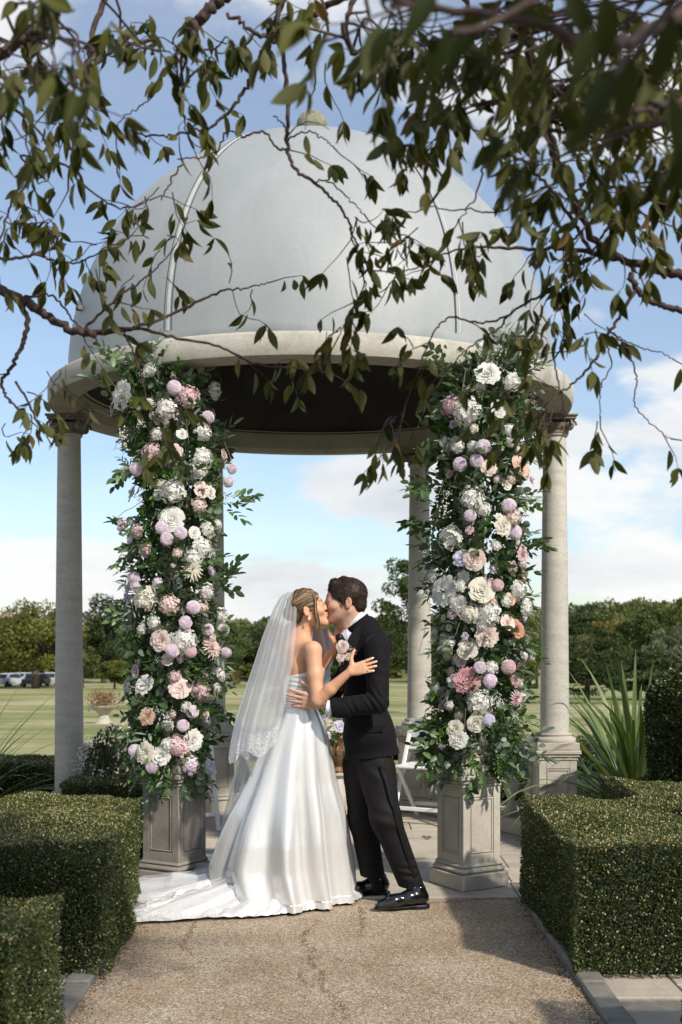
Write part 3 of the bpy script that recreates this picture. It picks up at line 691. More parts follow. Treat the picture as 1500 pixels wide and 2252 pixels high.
tree(252, 1445, 108, 88, 'olive', 'small rounded yellow green tree at the field edge left of the flowers', n_lf=5000, n_cl=22, low=.05)
tree(182, 1390, 118, 90, 'green', 'bushy tree just right of the left column', n_lf=5000)
tree(487, 1412, 62, 105, 'green', 'small lone tree with a thin trunk on the lawn beside the left flower column', n_lf=6000, n_cl=26, low=.30)
tree(905, 1196, 44, 205, 'green', 'loose leafy tree behind the back right column and the groom', n_lf=16000, n_cl=60, low=.04)
tree(838, 1340, 60, 120, 'olive', 'lower bushy tree right behind the groom', n_lf=7000)
tree(1290, 1332, 62, 210, 'dark', 'dark layered cedar right of the right column', n_lf=20000, n_cl=80, layered=True, low=-.02)
tree(1405, 1424, 70, 200, 'dark', 'low spreading cedar behind the sword leaved clump', n_lf=12000, n_cl=50, layered=True, low=-.02)
tree(1272, 1322, 190, 70, 'dark', 'small dark round tree rising on the skyline right of the right column', n_lf=4000)
tree(1418, 1318, 150, 150, 'green', 'tall rounded tree on the right skyline', n_lf=10000, n_cl=40, low=-.03)
tree(1492, 1306, 155, 130, 'olive', 'tree at the right edge of the skyline', n_lf=8000, low=-.03)
tree(1478, 1360, 100, 150, 'grey', 'pale grey green bushy tree at the right edge', n_lf=9000, low=-.03)
tree(1345, 1352, 170, 130, 'autumn', 'yellowing tree between the cedar and the tall rounded tree', n_lf=7000, low=-.03)
tree(1180, 1395, 110, 110, 'olive', 'olive green tree seen between the right flowers and right column', n_lf=6000, low=-.03)
ROWL = ['dark far tree half hidden by the left flower column', 'green far tree behind the middle of the left flower column', 'dark far tree behind the right part of the left flower column', 'green far tree in the row just right of the left flower column', 'dark far tree in the row left of the veil', 'green far tree seen through the veil top', 'dark far tree behind the head of the bride', 'green far tree behind the kissing faces', 'olive far tree behind the head of the groom',
  'dark far tree between the back right column and the right flower column', 'green far tree behind the right flower column', 'dark far tree at the right rim of the right flower column']
BUSHL = ['yellowing bush on the field edge right of the left flower column', 'olive bush on the field edge left of the veil', 'green bush on the field edge seen through the veil', 'olive bush on the field edge beside the back right column', 'dark bush on the field edge below the layered cedar', 'dark bush on the field edge at the far right behind the sword leaves']
for i, (px, top, w, c) in enumerate([(325, 1368, 80, 'dark'), (372, 1362, 80, 'green'), (430, 1358, 90, 'dark'), (492, 1366, 80, 'green'), (545, 1360, 90, 'dark'), (600, 1364, 85, 'green'), (655, 1372, 90, 'dark'), (715, 1378, 90, 'green'), (770, 1372, 90, 'olive'), (960, 1385, 100, 'dark'), (1030, 1380, 100, 'green'), (1110, 1390, 90, 'dark')]):
    tree(px, top, 140+(i % 3)*7, w*1.75, c, ROWL[i], 'trees in a row along the far field edge', n_lf=7500, n_cl=40, low=-.02, seed=50+i)
for i, (px, top, w, c) in enumerate([(505, 1462, 60, 'autumn'), (560, 1455, 66, 'olive'), (625, 1470, 60, 'green'), (1000, 1470, 70, 'olive'), (1300, 1480, 60, 'dark'), (1470, 1480, 80, 'dark')]):
    tree(px, top, 126, w*1.3, c, BUSHL[i], 'low bushes in front of the far tree row', n_lf=3000, n_cl=14, low=.02, seed=80+i, cat='bush', name='bush')
# distant wood on the rising ground: nobody could count it
def wood():
    r = np.random.default_rng(5); P_ = []; D_ = []; S_ = []; T_ = []
    for k in range(340):
        y = r.uniform(155, 420); x = r.uniform(-.42, .42)*y; g = float(ground_z(x, y)); h = r.uniform(3.5, 7.5)*(1+max(0, (y-200)/500)); w = r.uniform(8, 13); n_ = 700
        q = r.normal(size=(n_, 3)); q /= np.linalg.norm(q, axis=1, keepdims=True); q *= r.uniform(.75, 1.0, n_)[:, None]
        q = q*np.array([w/2, w/2, h/2])*(1+.18*np.sin(q[:, :1]*5+k)*np.cos(q[:, 1:2]*6))
        P_.append(q+np.array([x, y, g+h/2])); D_.append(q/np.array([w/2, w/2, h/2])+r.normal(size=(n_, 3))*.6); S_.append(np.full(n_, 1.0)*r.uniform(.8, 1.3, n_)); T_.append(np.clip(r.normal(.12+r.random()*.62, .13, n_), 0, 1))
    me = leaves_mesh('distant_wood', np.concatenate(P_), np.concatenate(D_), np.concatenate(S_), 'rhomb', np.concatenate(D_)+RNG.normal(size=(len(P_)*700, 3))*.8, np.concatenate(T_), 1.3)
    tag(obj('distant_wood', me, M['crown_wood']), kind='stuff')
wood()
# ------------------------------------------------------------------ flowers
def petal_mat(name, c, c2=None, rough=.6, trans=.3):
    m, t, b, o = new_mat(name)
    geo = N(t, 'ShaderNodeNewGeometry'); n1 = N(t, 'ShaderNodeTexNoise', inp={'Scale': 22.0, 'Detail': 3.0}); L(t, geo.outputs['Position'], n1.inputs['Vector'])
    cc = ramp(t, n1.outputs[0], [(.35, c), (.65, c2 or tuple(min(1, k*1.12) for k in c))]); L(t, cc, b.inputs['Base Color']); b.inputs['Roughness'].default_value = rough; b.inputs['Specular IOR Level'].default_value = .25
    tr = N(t, 'ShaderNodeBsdfTranslucent'); L(t, cc, tr.inputs[0]); ms = N(t, 'ShaderNodeMixShader'); ms.inputs[0].default_value = trans; L(t, b.outputs[0], ms.inputs[1]); L(t, tr.outputs[0], ms.inputs[2]); L(t, ms.outputs[0], o.inputs[0])
    return m
for k, c, c2 in (('white', (.70, .69, .64), (.79, .78, .74)), ('cream', (.70, .66, .54), (.76, .73, .63)), ('blush', (.70, .56, .50), (.80, .68, .62)), ('pink', (.64, .44, .46), (.76, .60, .61)),
                 ('lilac', (.70, .58, .67), (.83, .74, .80)), ('peach', (.62, .42, .31), (.72, .53, .43)), ('copper', (.45, .20, .13), (.58, .31, .21)), ('rose', (.50, .22, .24), (.66, .40, .40)),
                 ('mauve', (.48, .34, .40), (.62, .48, .54)), ('lavender', (.60, .57, .70), (.72, .68, .80)), ('centre', (.35, .33, .08), (.55, .5, .2))):
    M['petal_'+k] = petal_mat('petal_'+k, c, c2)
M['leaf_dark'] = leaf_mat('foliage_dark', (.024, .056, .018), (.115, .19, .065), .42, .25, back=(.09, .13, .07))
M['leaf_grey'] = leaf_mat('foliage_eucalyptus', (.10, .145, .105), (.26, .31, .235), .6, .2, back=(.3, .33, .28))
M['leaf_bright'] = leaf_mat('foliage_bright', (.045, .115, .018), (.13, .25, .045), .5, .3)
M['stem'] = plain_mat('green_stem', (.10, .13, .05), .6, .2)

def rose_mesh(n_rings, seed, ruffle=.12, openness=1.0):
    r = random.Random(seed); b = MB()
    b.lathe([(.001, .62), (.10, .60), (.16, .45), (.12, .2)], (0, 0, 0), 10)
    for k in range(n_rings):
        u = k/(n_rings-1); npet = 3+int(u*3); rad = .14+.80*u*openness**.5; hgt = .66-.34*u; 
        for j in range(npet):
            a0 = j*2*PI/npet+k*1.1+r.uniform(-.2, .2); wdt = (2*PI/npet)*.68; G = []
            for iv in range(5):
                v = iv/4; row = []
                for iu in range(7):
                    s_ = (iu/6-.5)*2; a = a0+s_*wdt*(1-.35*v*v*abs(s_)); rr = rad*(.35+.62*v**.8)+(.10+.16*u)*max(0, v-.7)*3*(1-.3*s_*s_)
                    rr += ruffle*.25*v*math.sin(s_*6+j+k)*(.3+u); z = hgt*(v**.75)*(1-.20*s_*s_*v)-.10*u*max(0, v-.75)*4*1.0+ruffle*.2*v*math.sin(s_*7+k*2)
                    row.append((rr*math.cos(a), rr*math.sin(a), z))
                G.append(row)
            b.grid(G)
    b.lathe([(.001, -.08), (.28, .0), (.34, .16)], (0, 0, 0), 10)
    return b.mesh('rose', True)
def pom_mesh(seed):
    r = random.Random(seed); V = []; F = []; n_ = 330
    for i in range(n_):
        z = 1-2*(i+.5)/n_
        if z < -.75: continue
        a = i*2.39996; q = math.sqrt(1-z*z); d = Vector((q*math.cos(a), q*math.sin(a), z)); s_ = d.cross(Vector((.1, .2, 1))).normalized(); u = d.cross(s_)
        L_ = r.uniform(.93, 1.05); w = .085; c = d*.80; k = len(V)
        V += [tuple(c-s_*w*.5-u*w*.3), tuple(c+s_*w*.5-u*w*.3), tuple(d*L_+s_*w*.8+u*.05), tuple(d*L_*.97+u*w*1.1), tuple(d*L_-s_*w*.8+u*.05)]; F += [[k, k+1, k+2, k+3, k+4]]
    b = MB().add(V, F); b.lathe([(.8*math.cos(t_), .8*math.sin(t_)) for t_ in np.linspace(-1.5, 1.5, 9)], (0, 0, 0), 14); return b.mesh('pompom', False)
def hyd_mesh(seed, n_=52, flat=.62):
    r = random.Random(seed); b = MB()
    for i in range(n_):
        z = 1-1.25*(i+.5)/n_; a = i*2.39996+r.uniform(-.2, .2); q = math.sqrt(max(0, 1-z*z)); d = Vector((q*math.cos(a), q*math.sin(a), z))
        R_ = r.uniform(.82, 1.12); c = Vector((d.x*R_, d.y*R_, d.z*R_*flat+.1)); nrm = (d+Vector((r.gauss(0, .3), r.gauss(0, .3), r.gauss(0, .3)))).normalized()
        s_ = nrm.cross(Vector((.3, .1, 1))).normalized(); u = nrm.cross(s_); sz = r.uniform(.17, .25); ph = r.random()*1.5
        for k in range(4):
            t_ = ph+k*PI/2; d1 = s_*math.cos(t_)+u*math.sin(t_); d2 = s_*math.cos(t_+PI/2)+u*math.sin(t_+PI/2)
            b.add([tuple(c), tuple(c+d1*sz*.55-d2*sz*.46+nrm*.03), tuple(c+d1*sz*1.15-d2*sz*.22+nrm*.055), tuple(c+d1*sz*1.15+d2*sz*.22+nrm*.02), tuple(c+d1*sz*.55+d2*sz*.46+nrm*.06)], [[0, 1, 2, 3, 4]])
    b.lathe([(.80*math.cos(t_), .80*flat*math.sin(t_)+.08) for t_ in np.linspace(-1.2, 1.5, 7)], (0, 0, 0), 12); return b.mesh('hydrangea', False)
def dahlia_mesh(seed):
    r = random.Random(seed); b = MB()
    for k in range(7):
        n_ = 10+k; el = .15+.2*(6-k)
        for j in range(n_):
            a = j*2*PI/n_+k*.5+r.uniform(-.08, .08); Ln = .5+.52*(k/6)+r.uniform(-.05, .05); G = []
            for iv in range(4):
                v = iv/3; w = .09*(1, 1.25, 1.0, .15)[iv]; rr = .08+Ln*v*math.cos(el-.3*v); z = .12+Ln*v*math.sin(el-.35*v)
                G.append([(rr*math.cos(a)-w*s_*math.sin(a), rr*math.sin(a)+w*s_*math.cos(a), z+abs(s_)*w*.5) for s_ in (-1, 0, 1)])
            b.grid(G)
    return b.mesh('dahlia', False)
def baby_mesh(seed, n_=46):
    r = random.Random(seed); b = MB(); 
    for i in range(n_):
        c = Vector((r.gauss(0, .5), r.gauss(0, .5), r.uniform(.2, 1.0)))
        if c.length > 1.2: continue
        s_ = r.uniform(.05, .10); b.lathe([(.001, -s_), (s_*.8, -s_*.6), (s_, 0), (s_*.8, s_*.6), (.001, s_)], tuple(c), 7)
    return b.mesh('baby_breath', True)
def stems_mesh(seed): 
    r = random.Random(seed); b = MB()
    for i in range(10): b.tube([(0, 0, -.3), (r.gauss(0, .2), r.gauss(0, .2), .3), (r.gauss(0, .5), r.gauss(0, .5), .9)], .012, 4)
    return b.mesh('stems', True)
BL = {'rose': [rose_mesh(6, i, .06) for i in range(3)], 'peony': [rose_mesh(8, 10+i, .30, 1.1) for i in range(2)], 'bud': [rose_mesh(3, 20, .02, .5)], 'open': [rose_mesh(3, 30, .2, 1.2)],
      'pom': [pom_mesh(i) for i in range(2)], 'hyd': [hyd_mesh(i) for i in range(3)], 'dah': [dahlia_mesh(1)], 'gyp': [baby_mesh(i) for i in range(2)]}
NM = {'rose': 'rose', 'peony': 'peony', 'bud': 'rosebud', 'open': 'open_flower', 'pom': 'pompom_flower', 'hyd': 'hydrangea', 'dah': 'dahlia', 'gyp': 'baby_breath'}
def place_bloom(kind, col, loc, nrm, rad, parent, r):
    me = r.choice(BL[kind]); 
    if not me.materials: me.materials.append(M['petal_white'])
    o = bpy.data.objects.new(NM[kind], me); COL.objects.link(o); o.parent = parent; o.location = loc
    o.material_slots[0].link = 'OBJECT'; o.material_slots[0].material = M['petal_'+col]
    q = Vector(nrm).to_track_quat('Z', 'Y'); e = (q @ Matrix.Rotation(r.random()*6.28, 3, 'Z').to_quaternion()).to_euler(); o.rotation_euler = e
    k = {'pom': .92, 'hyd': .92, 'gyp': .85, 'dah': .95}.get(kind, 1.02)*rad; o.scale = (k, k, k*(.85 if kind in ('rose', 'peony') else 1)); return o
def sprig_mesh(kind, n_, ln, lf, seed, droop=.3):
    r = np.random.default_rng(seed); u = np.linspace(.15, 1, n_); side = np.where(np.arange(n_) % 2 == 0, 1, -1)
    x = u*ln; z = -droop*ln*u*u; pos = np.c_[x, r.normal(0, .003, n_), z]
    d = np.c_[np.full(n_, .75), side*r.uniform(.6, 1.1, n_), r.normal(0, .35, n_)]; d[-1] = (1, 0, -.2)
    up = np.c_[r.normal(0, .3, n_), r.normal(0, .3, n_), np.ones(n_)]
    return leaves_mesh('leaf_sprig', pos, d, r.uniform(.75, 1.15, n_)*lf, kind, up, r.uniform(0, 1, n_))
SPR = {'leaf_dark': [sprig_mesh('oval', 7, .11, .052, i) for i in range(4)]+[sprig_mesh('cherry', 6, .12, .06, 9+i) for i in range(2)],
       'leaf_grey': [sprig_mesh('round', 6, .10, .046, 20+i) for i in range(2)]+[sprig_mesh('slim', 8, .12, .06, 30+i) for i in range(2)],
       'leaf_bright': [sprig_mesh('slim', 18, .13, .030, 40+i) for i in range(2)]+[sprig_mesh('oval', 8, .10, .036, 44+i) for i in range(2)]}
for mk, ml in SPR.items():
    for me in ml: me.materials.append(M[mk])
STEMO = []
def axis_x(path, py):
    ys = [p[0] for p in path]; return np.interp(py, ys, [p[1] for p in path]), np.interp(py, ys, [p[2] for p in path])
def merge_extra(extra, name, root):
    cache = {}
    for mk in sorted({e[1] for e in extra}):
        Vs = []; Qs = []; Ts = []; tt = []; off = 0
        for me, mk2, mt in extra:
            if mk2 != mk: continue
            if me.name not in cache:
                v = np.empty(len(me.vertices)*3, np.float32); me.vertices.foreach_get('co', v); t_ = np.empty(len(me.vertices), np.float32); me.attributes['tint'].data.foreach_get('value', t_)
                q = [list(p.vertices) for p in me.polygons]; cache[me.name] = (v.reshape(-1, 3), np.array([f for f in q if len(f) == 4]).reshape(-1, 4), np.array([f for f in q if len(f) == 3]).reshape(-1, 3), t_)
            v, q, t3, t_ = cache[me.name]; A = np.array(mt); Vs.append(v@A[:3, :3].T+A[:3, 3]); Qs.append(q+off); Ts.append(t3+off); tt.append(t_); off += len(v)
        blocks = [b_ for b_ in (np.concatenate(Qs), np.concatenate(Ts)) if len(b_)]
        o = obj(name, mk_mesh(name, np.concatenate(Vs), blocks, True, tint=np.concatenate(tt)), M[mk], root); o['kind'] = 'stuff'
def flower_column(label, Yc, path, blooms, seed, tops, mass_n=5200, nspr=560):
    """path: rows of (photo y, centre x, half width px)"""
    r = random.Random(seed); x0, y0, _ = P(path[0][1], 1700, Yc)
    root = empty('flower_column', (x0, y0, .66), label, 'flowers', 'flower columns flanking the pavilion entrance')
    def wp(px, py, grow=1.0):
        cxp, hw = axis_x(path, py); R_ = hw/FPX*Yc; X = (px-750)/FPX*(Yc-.2); Xc = (cxp-750)/FPX*Yc
        dx = max(-R_*.97, min(R_*.97, X-Xc)); dy = math.sqrt(max(0, R_*R_-dx*dx)); 
        Yb = Yc-dy*grow; q = P(px, py, Yb); return q, (dx, -dy), R_
    inv = lambda p: (p[0]-x0, p[1]-y0, p[2]-.66)
    for kind, col, px, py, rp in blooms:
        q, (dx, dy), R_ = wp(px, py, 1.14 if kind in ('pom', 'gyp') else 1.06); s_ = Yc-.25
        n_ = Vector((dx*.9, dy, R_*r.uniform(-.05, .45))).normalized()
        place_bloom(kind, col, inv(q), n_, rp/FPX*s_*1.1, root, r)
    ys = [p[0] for p in path]; ytop, ybot = ys[0], ys[-1]
    # small filler florets
    for i in range(120):
        py = r.uniform(ytop+10, ybot-10); cxp, hw = axis_x(path, py); a = r.uniform(0, 2*PI); R_ = hw/FPX*Yc*r.uniform(.85, 1.08)
        z = CHT+(1400-py)/FPX*Yc; X = (cxp-750)/FPX*Yc+R_*math.cos(a); Y = Yc+R_*math.sin(a)
        place_bloom(r.choice(('hyd', 'open', 'gyp', 'hyd', 'bud')), r.choice(('white', 'white', 'cream', 'blush', 'pink', 'lilac')), inv((X, Y, z)), (math.cos(a), math.sin(a), r.uniform(-.1, .5)), r.uniform(.022, .038) if a > PI else r.uniform(.03, .06), root, r)
    # sprigs
    extra = []
    for i in range(nspr):
        py = ytop+(ybot-ytop)*(i+r.random())/nspr; cxp, hw = axis_x(path, py); a = r.uniform(-PI*1.12, PI*.12) if r.random() < .85 else r.uniform(0, 2*PI)
        R0 = hw/FPX*Yc*r.uniform(.45, .86); z = CHT+(1400-py)/FPX*Yc; X = (cxp-750)/FPX*Yc+R0*math.cos(a); Y = Yc+R0*math.sin(a)
        mk = r.choices(('leaf_dark', 'leaf_grey', 'leaf_bright'), (6, 3.6, 3.0))[0]
        if seed == 1 and 960 < py < 1150 and r.random() < .4: mk = 'leaf_bright'
        me = r.choice(SPR[mk]); o = bpy.data.objects.new('leaf_sprig', me); COL.objects.link(o); o.parent = root; o.location = inv((X, Y, z))
        d = Vector((math.cos(a)+r.gauss(0, .45), math.sin(a)+r.gauss(0, .3), r.gauss(.05, .75))).normalized()
        if py > ybot-60: d.z = -abs(d.z)-.2
        if py < ytop+50: d.z = abs(d.z)+.4
        o.rotation_euler = (d.to_track_quat('X', 'Z') @ Matrix.Rotation(r.uniform(-1.2, 1.2), 3, 'X').to_quaternion()).to_euler(); o.scale = (r.uniform(.75, 1.25),)*3
        if i > 200: extra.append((me, mk, Matrix.LocRotScale(o.location, o.rotation_euler, o.scale))); bpy.data.objects.remove(o)
    for (px, py, dx, dz, mk, n2) in tops:           # stray sprays that stand out of the outline
        for k in range(n2):
            q = P(px+r.gauss(0, 9), py+r.gauss(0, 9), Yc-r.uniform(-.05, .2)); o = bpy.data.objects.new('leaf_sprig', r.choice(SPR[mk])); COL.objects.link(o); o.parent = root; o.location = inv(q)
            d = Vector((dx+r.gauss(0, .35), r.gauss(-.2, .4), dz+r.gauss(0, .35))).normalized(); o.rotation_euler = (d.to_track_quat('X', 'Z') @ Matrix.Rotation(r.uniform(-1, 1), 3, 'X').to_quaternion()).to_euler(); o.scale = (r.uniform(.9, 1.35),)*3
    merge_extra(extra, 'outer_foliage', root)
    # dense inner greenery
    n_ = mass_n; py = RNG.uniform(ytop, ybot, n_); cxp = np.interp(py, ys, [p[1] for p in path]); hw = np.interp(py, ys, [p[2] for p in path])
    a = RNG.uniform(0, 2*PI, n_); R_ = hw/FPX*Yc*np.sqrt(RNG.uniform(.12, .72, n_)); pos = np.c_[(cxp-750)/FPX*Yc+R_*np.cos(a), Yc+R_*np.sin(a), CHT+(1400-py)/FPX*Yc]-np.array([x0, y0, .66])
    d = np.c_[np.cos(a), np.sin(a), RNG.normal(0, .8, n_)]+RNG.normal(size=(n_, 3))*.4
    o = obj('inner_foliage', leaves_mesh('inner_foliage', pos, d, RNG.uniform(.035, .06, n_), 'oval', d+RNG.normal(size=(n_, 3)), np.clip(RNG.normal(.25, .2, n_), 0, 1)), M['leaf_dark'], root); o['kind'] = 'stuff'
    # trailing wiry stems
    for i in range(26):
        py_ = r.uniform(ytop, ybot); cxp_, hw_ = axis_x(path, py_); a_ = r.uniform(-PI, 0); R1 = hw_/FPX*Yc; p0 = Vector(inv(((cxp_-750)/FPX*Yc+R1*.7*math.cos(a_), Yc+R1*.7*math.sin(a_), CHT+(1400-py_)/FPX*Yc)))
        dd = Vector((math.cos(a_), math.sin(a_), r.uniform(-.5, .6))); pts = [p0+dd*(k*.05)+Vector((0, 0, -.02*k*k*.5))*r.random() for k in range(5)]
        STEMO.append((pts, root))
    if STEMO:
        b = MB(); [b.tube(p_, .0016, 4) for p_, rt in STEMO if rt is root]; b.build('wiry_stems', M['stem'], root)['kind'] = 'stuff'
    return root
W_, H_, C_ = 'white', 'hyd', 'cream'
LB = [('peony','white',272,870,27),('peony','mauve',253,894,17),('pom','lilac',383,852,16),('hyd','pink',414,874,24),('dah','white',326,889,14),('hyd','white',365,900,21),('pom','lilac',457,918,15),('hyd','white',469,858,19),('hyd','white',437,810,15),('hyd','white',330,815,14),
 ('hyd','white',445,951,20),('gyp','white',278,961,22),('gyp','white',312,935,16),('hyd','pink',333,995,20),('rose','blush',384,994,15),('hyd','white',445,1008,22),('hyd','white',436,1035,18),('peony','blush',491,1002,12),('pom','lilac',301,1032,16),('pom','lilac',281,1039,14),('pom','lilac',510,1031,13),('pom','lilac',502,1060,13),
 ('hyd','white',382,1081,26),('rose','blush',442,1077,16),('open','white',294,1085,17),('hyd','blush',437,1111,17),('rose','white',379,1143,23),('pom','lilac',356,1161,15),('pom','lilac',397,1172,15),('pom','lilac',367,1185,15),('rose','white',427,1172,12),('hyd','white',454,1165,19),('hyd','lilac',272,1156,16),('hyd','pink',304,1169,15),
 ('hyd','white',442,1205,24),('hyd','pink',320,1210,15),('hyd','blush',390,1216,10),('hyd','white',425,1228,20),('dah','cream',422,1254,24),('pom','lilac',294,1272,15),('pom','lilac',298,1290,12),('open','lavender',280,1311,12),('hyd','cream',321,1315,27),('rose','pink',326,1332,10),('hyd','blush',372,1330,21),('pom','lilac',425,1336,16),
 ('hyd','blush',444,1335,15),('hyd','white',456,1301,18),('hyd','white',485,1352,17),('pom','lilac',408,1369,15),('pom','lilac',457,1385,14),('pom','lilac',490,1385,15),('hyd','white',338,1369,14),('hyd','white',313,1384,12),('rose','blush',355,1409,20),('hyd','white',404,1409,27),('pom','lilac',380,1431,16),('pom','pink',419,1433,14),
 ('dah','blush',464,1426,24),('pom','lilac',497,1435,13),('open','mauve',299,1477,12),('open','white',320,1507,18),('hyd','pink',384,1489,13),('rose','blush',395,1514,20),('hyd','pink',438,1517,21),('hyd','white',483,1485,15),('pom','lilac',423,1565,15),('gyp','white',365,1578,22),('peony','peach',325,1576,16),('pom','lilac',403,1596,14),
 ('pom','lavender',456,1586,14),('peony','white',423,1627,19),('hyd','pink',392,1642,22),('hyd','white',369,1639,15),('open','white',355,1663,16),('pom','lilac',297,1651,15),('peony','cream',320,1656,19),('pom','lilac',335,1685,16),('hyd','lilac',419,1683,19),('hyd','lavender',456,1686,19),('hyd','white',345,955,13),('rose','white',400,955,11),('hyd','white',410,1555,12)]
RB = [('peony','white',1072,824,22),('hyd','white',1125,841,20),('bud','white',1065,762,12),('hyd','white',1027,906,28),('hyd','pink',993,893,22),('bud','mauve',999,933,12),('rose','white',1098,900,17),('hyd','white',1121,948,15),('hyd','white',1121,973,11),('pom','lilac',1063,982,16),('pom','lilac',1048,1013,15),('pom','lilac',1012,1021,16),
 ('hyd','white',1007,982,15),('rose','blush',1075,1030,15),('rose','peach',1142,1026,21),('dah','pink',1156,1040,15),('bud','rose',989,1044,10),('gyp','white',984,1120,24),('gyp','white',987,1087,14),('hyd','white',1038,1096,24),('hyd','white',1064,1120,15),('pom','lilac',1119,1113,17),('pom','lilac',1034,1134,14),('hyd','blush',1125,1136,21),('pom','lilac',1131,1171,17),
 ('peony','cream',1107,1156,19),('hyd','white',993,1182,27),('bud','pink',1033,1166,10),('rose','blush',1044,1231,20),('open','lavender',1014,1229,14),('peony','pink',1147,1219,17),('hyd','pink',1125,1248,13),('hyd','white',952,1266,17),('hyd','white',926,1307,10),('peony','white',981,1300,27),('peony','white',1009,1328,16),('rose','cream',1059,1299,24),
 ('pom','pink',1094,1287,14),('hyd','white',1012,1290,13),('hyd','white',1137,1297,20),('hyd','white',1154,1335,19),('rose','peach',1121,1318,12),('bud','peach',1080,1320,10),('bud','pink',996,1350,13),('hyd','cream',1033,1349,21),('hyd','white',1075,1349,26),('hyd','white',1063,1372,16),('rose','blush',1115,1370,15),('rose','copper',1134,1384,19),('peony','blush',1070,1399,20),
 ('hyd','white',985,1418,22),('rose','cream',1030,1428,20),('bud','lavender',1023,1399,9),('pom','lilac',1055,1468,14),('hyd','white',1080,1468,15),('pom','pink',1118,1467,17),('hyd','white',1168,1442,11),('peony','rose',1028,1498,24),('pom','lilac',1078,1498,16),('open','white',997,1498,12),('hyd','pink',1132,1498,13),('hyd','white',960,1515,18),('dah','pink',1134,1536,18),
 ('hyd','white',1054,1546,27),('gyp','white',1094,1546,20),('pom','lavender',1075,1584,14),('rose','cream',1047,1591,16),('rose','cream',1002,1603,16),('peony','white',1009,1626,17),('gyp','white',1128,1576,13),('hyd','white',1090,1200,12),('hyd','white',1150,1440,12)]
flower_column('left column of white, blush and lilac flowers standing on a stone pedestal', 7.03,
  [(800,355,75),(850,362,105),(930,372,104),(1030,390,100),(1100,395,88),(1180,378,92),(1260,380,92),(1340,385,98),(1430,392,98),(1520,385,98),(1600,375,92),(1660,372,95),(1705,382,80)], LB, 1,
  [(240,835,-.9,.6,'leaf_grey',3),(265,800,-.5,.9,'leaf_dark',3),(330,790,0,1,'leaf_grey',4),(395,785,.2,1,'leaf_grey',4),(290,1010,-.9,-.2,'leaf_dark',3),(500,1110,.8,0,'leaf_dark',4),(300,1155,-.9,.1,'leaf_dark',3),(290,1215,-.9,-.1,'leaf_bright',3),(480,1270,.7,.3,'leaf_dark',7),(290,1350,-.8,-.1,'leaf_dark',5),(395,1715,.2,-.9,'leaf_grey',7),(350,1705,-.1,-.9,'leaf_bright',3),(470,1480,.8,-.2,'leaf_grey',3),(480,1560,.6,-.4,'leaf_dark',3)])
flower_column('right column of white, pink and peach flowers standing on a stone pedestal', 6.97,
  [(785,1075,85),(830,1065,108),(930,1055,100),(1020,1060,102),(1120,1050,104),(1200,1055,100),(1290,1050,105),(1380,1055,100),(1450,1060,95),(1520,1050,95),(1590,1048,108),(1640,1035,108),(1690,1035,85)], RB, 2,
  [(975,800,-.6,.5,'leaf_dark',8),(1110,775,.3,1,'leaf_grey',10),(1060,780,-.1,1,'leaf_grey',4),(945,960,-.8,-.2,'leaf_dark',4),(960,1060,-.9,0,'leaf_dark',6),(1150,980,.8,0,'leaf_dark',4),(950,1150,-.7,-.3,'leaf_dark',5),(1165,1200,.9,.1,'leaf_dark',5),(960,1225,-.6,.2,'leaf_dark',4),(1150,1420,.9,-.2,'leaf_bright',6),(972,1605,-.9,.1,'leaf_dark',10),(965,1640,-.8,-.3,'leaf_dark',8),(1140,1640,.9,0,'leaf_grey',5),(1030,1700,0,-.9,'leaf_dark',8),(1080,1675,.3,-.7,'leaf_dark',6),(1150,1100,.8,0,'leaf_bright',3)])
# flowers and greenery in the urn
rr_ = random.Random(4); fl = empty('urn_flowers', URN_TOP, 'loose greenery with a few white flowers standing in the gold urn', 'flowers')
for i in range(46):
    d = Vector((rr_.gauss(0, .8), rr_.gauss(0, .8), rr_.uniform(-.2, 1))).normalized(); o = bpy.data.objects.new('leaf_sprig', rr_.choice(SPR[rr_.choice(('leaf_dark', 'leaf_bright', 'leaf_grey'))])); COL.objects.link(o); o.parent = fl
    o.location = d*rr_.uniform(.02, .14)+Vector((0, 0, .02)); o.rotation_euler = d.to_track_quat('X', 'Z').to_euler(); o.scale = (1.1,)*3
for i in range(9):
    d = Vector((rr_.gauss(0, .6), -abs(rr_.gauss(0, .8)), rr_.uniform(.2, 1))).normalized(); place_bloom(rr_.choice(('hyd', 'rose', 'open')), rr_.choice(('white', 'lavender', 'cream')), d*.19, d, rr_.uniform(.03, .045), fl, rr_)
# fallen sprig and leaves on the paving
for i, (px, py) in enumerate(((925, 1843), (938, 1848))):
    D = CHT*FPX/(py-1400); o = obj('fallen_sprig', SPR['leaf_bright'][2+i % 2], None, None, ((px-750)/FPX*D, D, .012), (0, 0, .3+i)); tag(o, ('small green sprig fallen on the paving behind the groom', 'second green sprig end lying just right of the fallen sprig')[i], 'sprig')
flower_shrub()
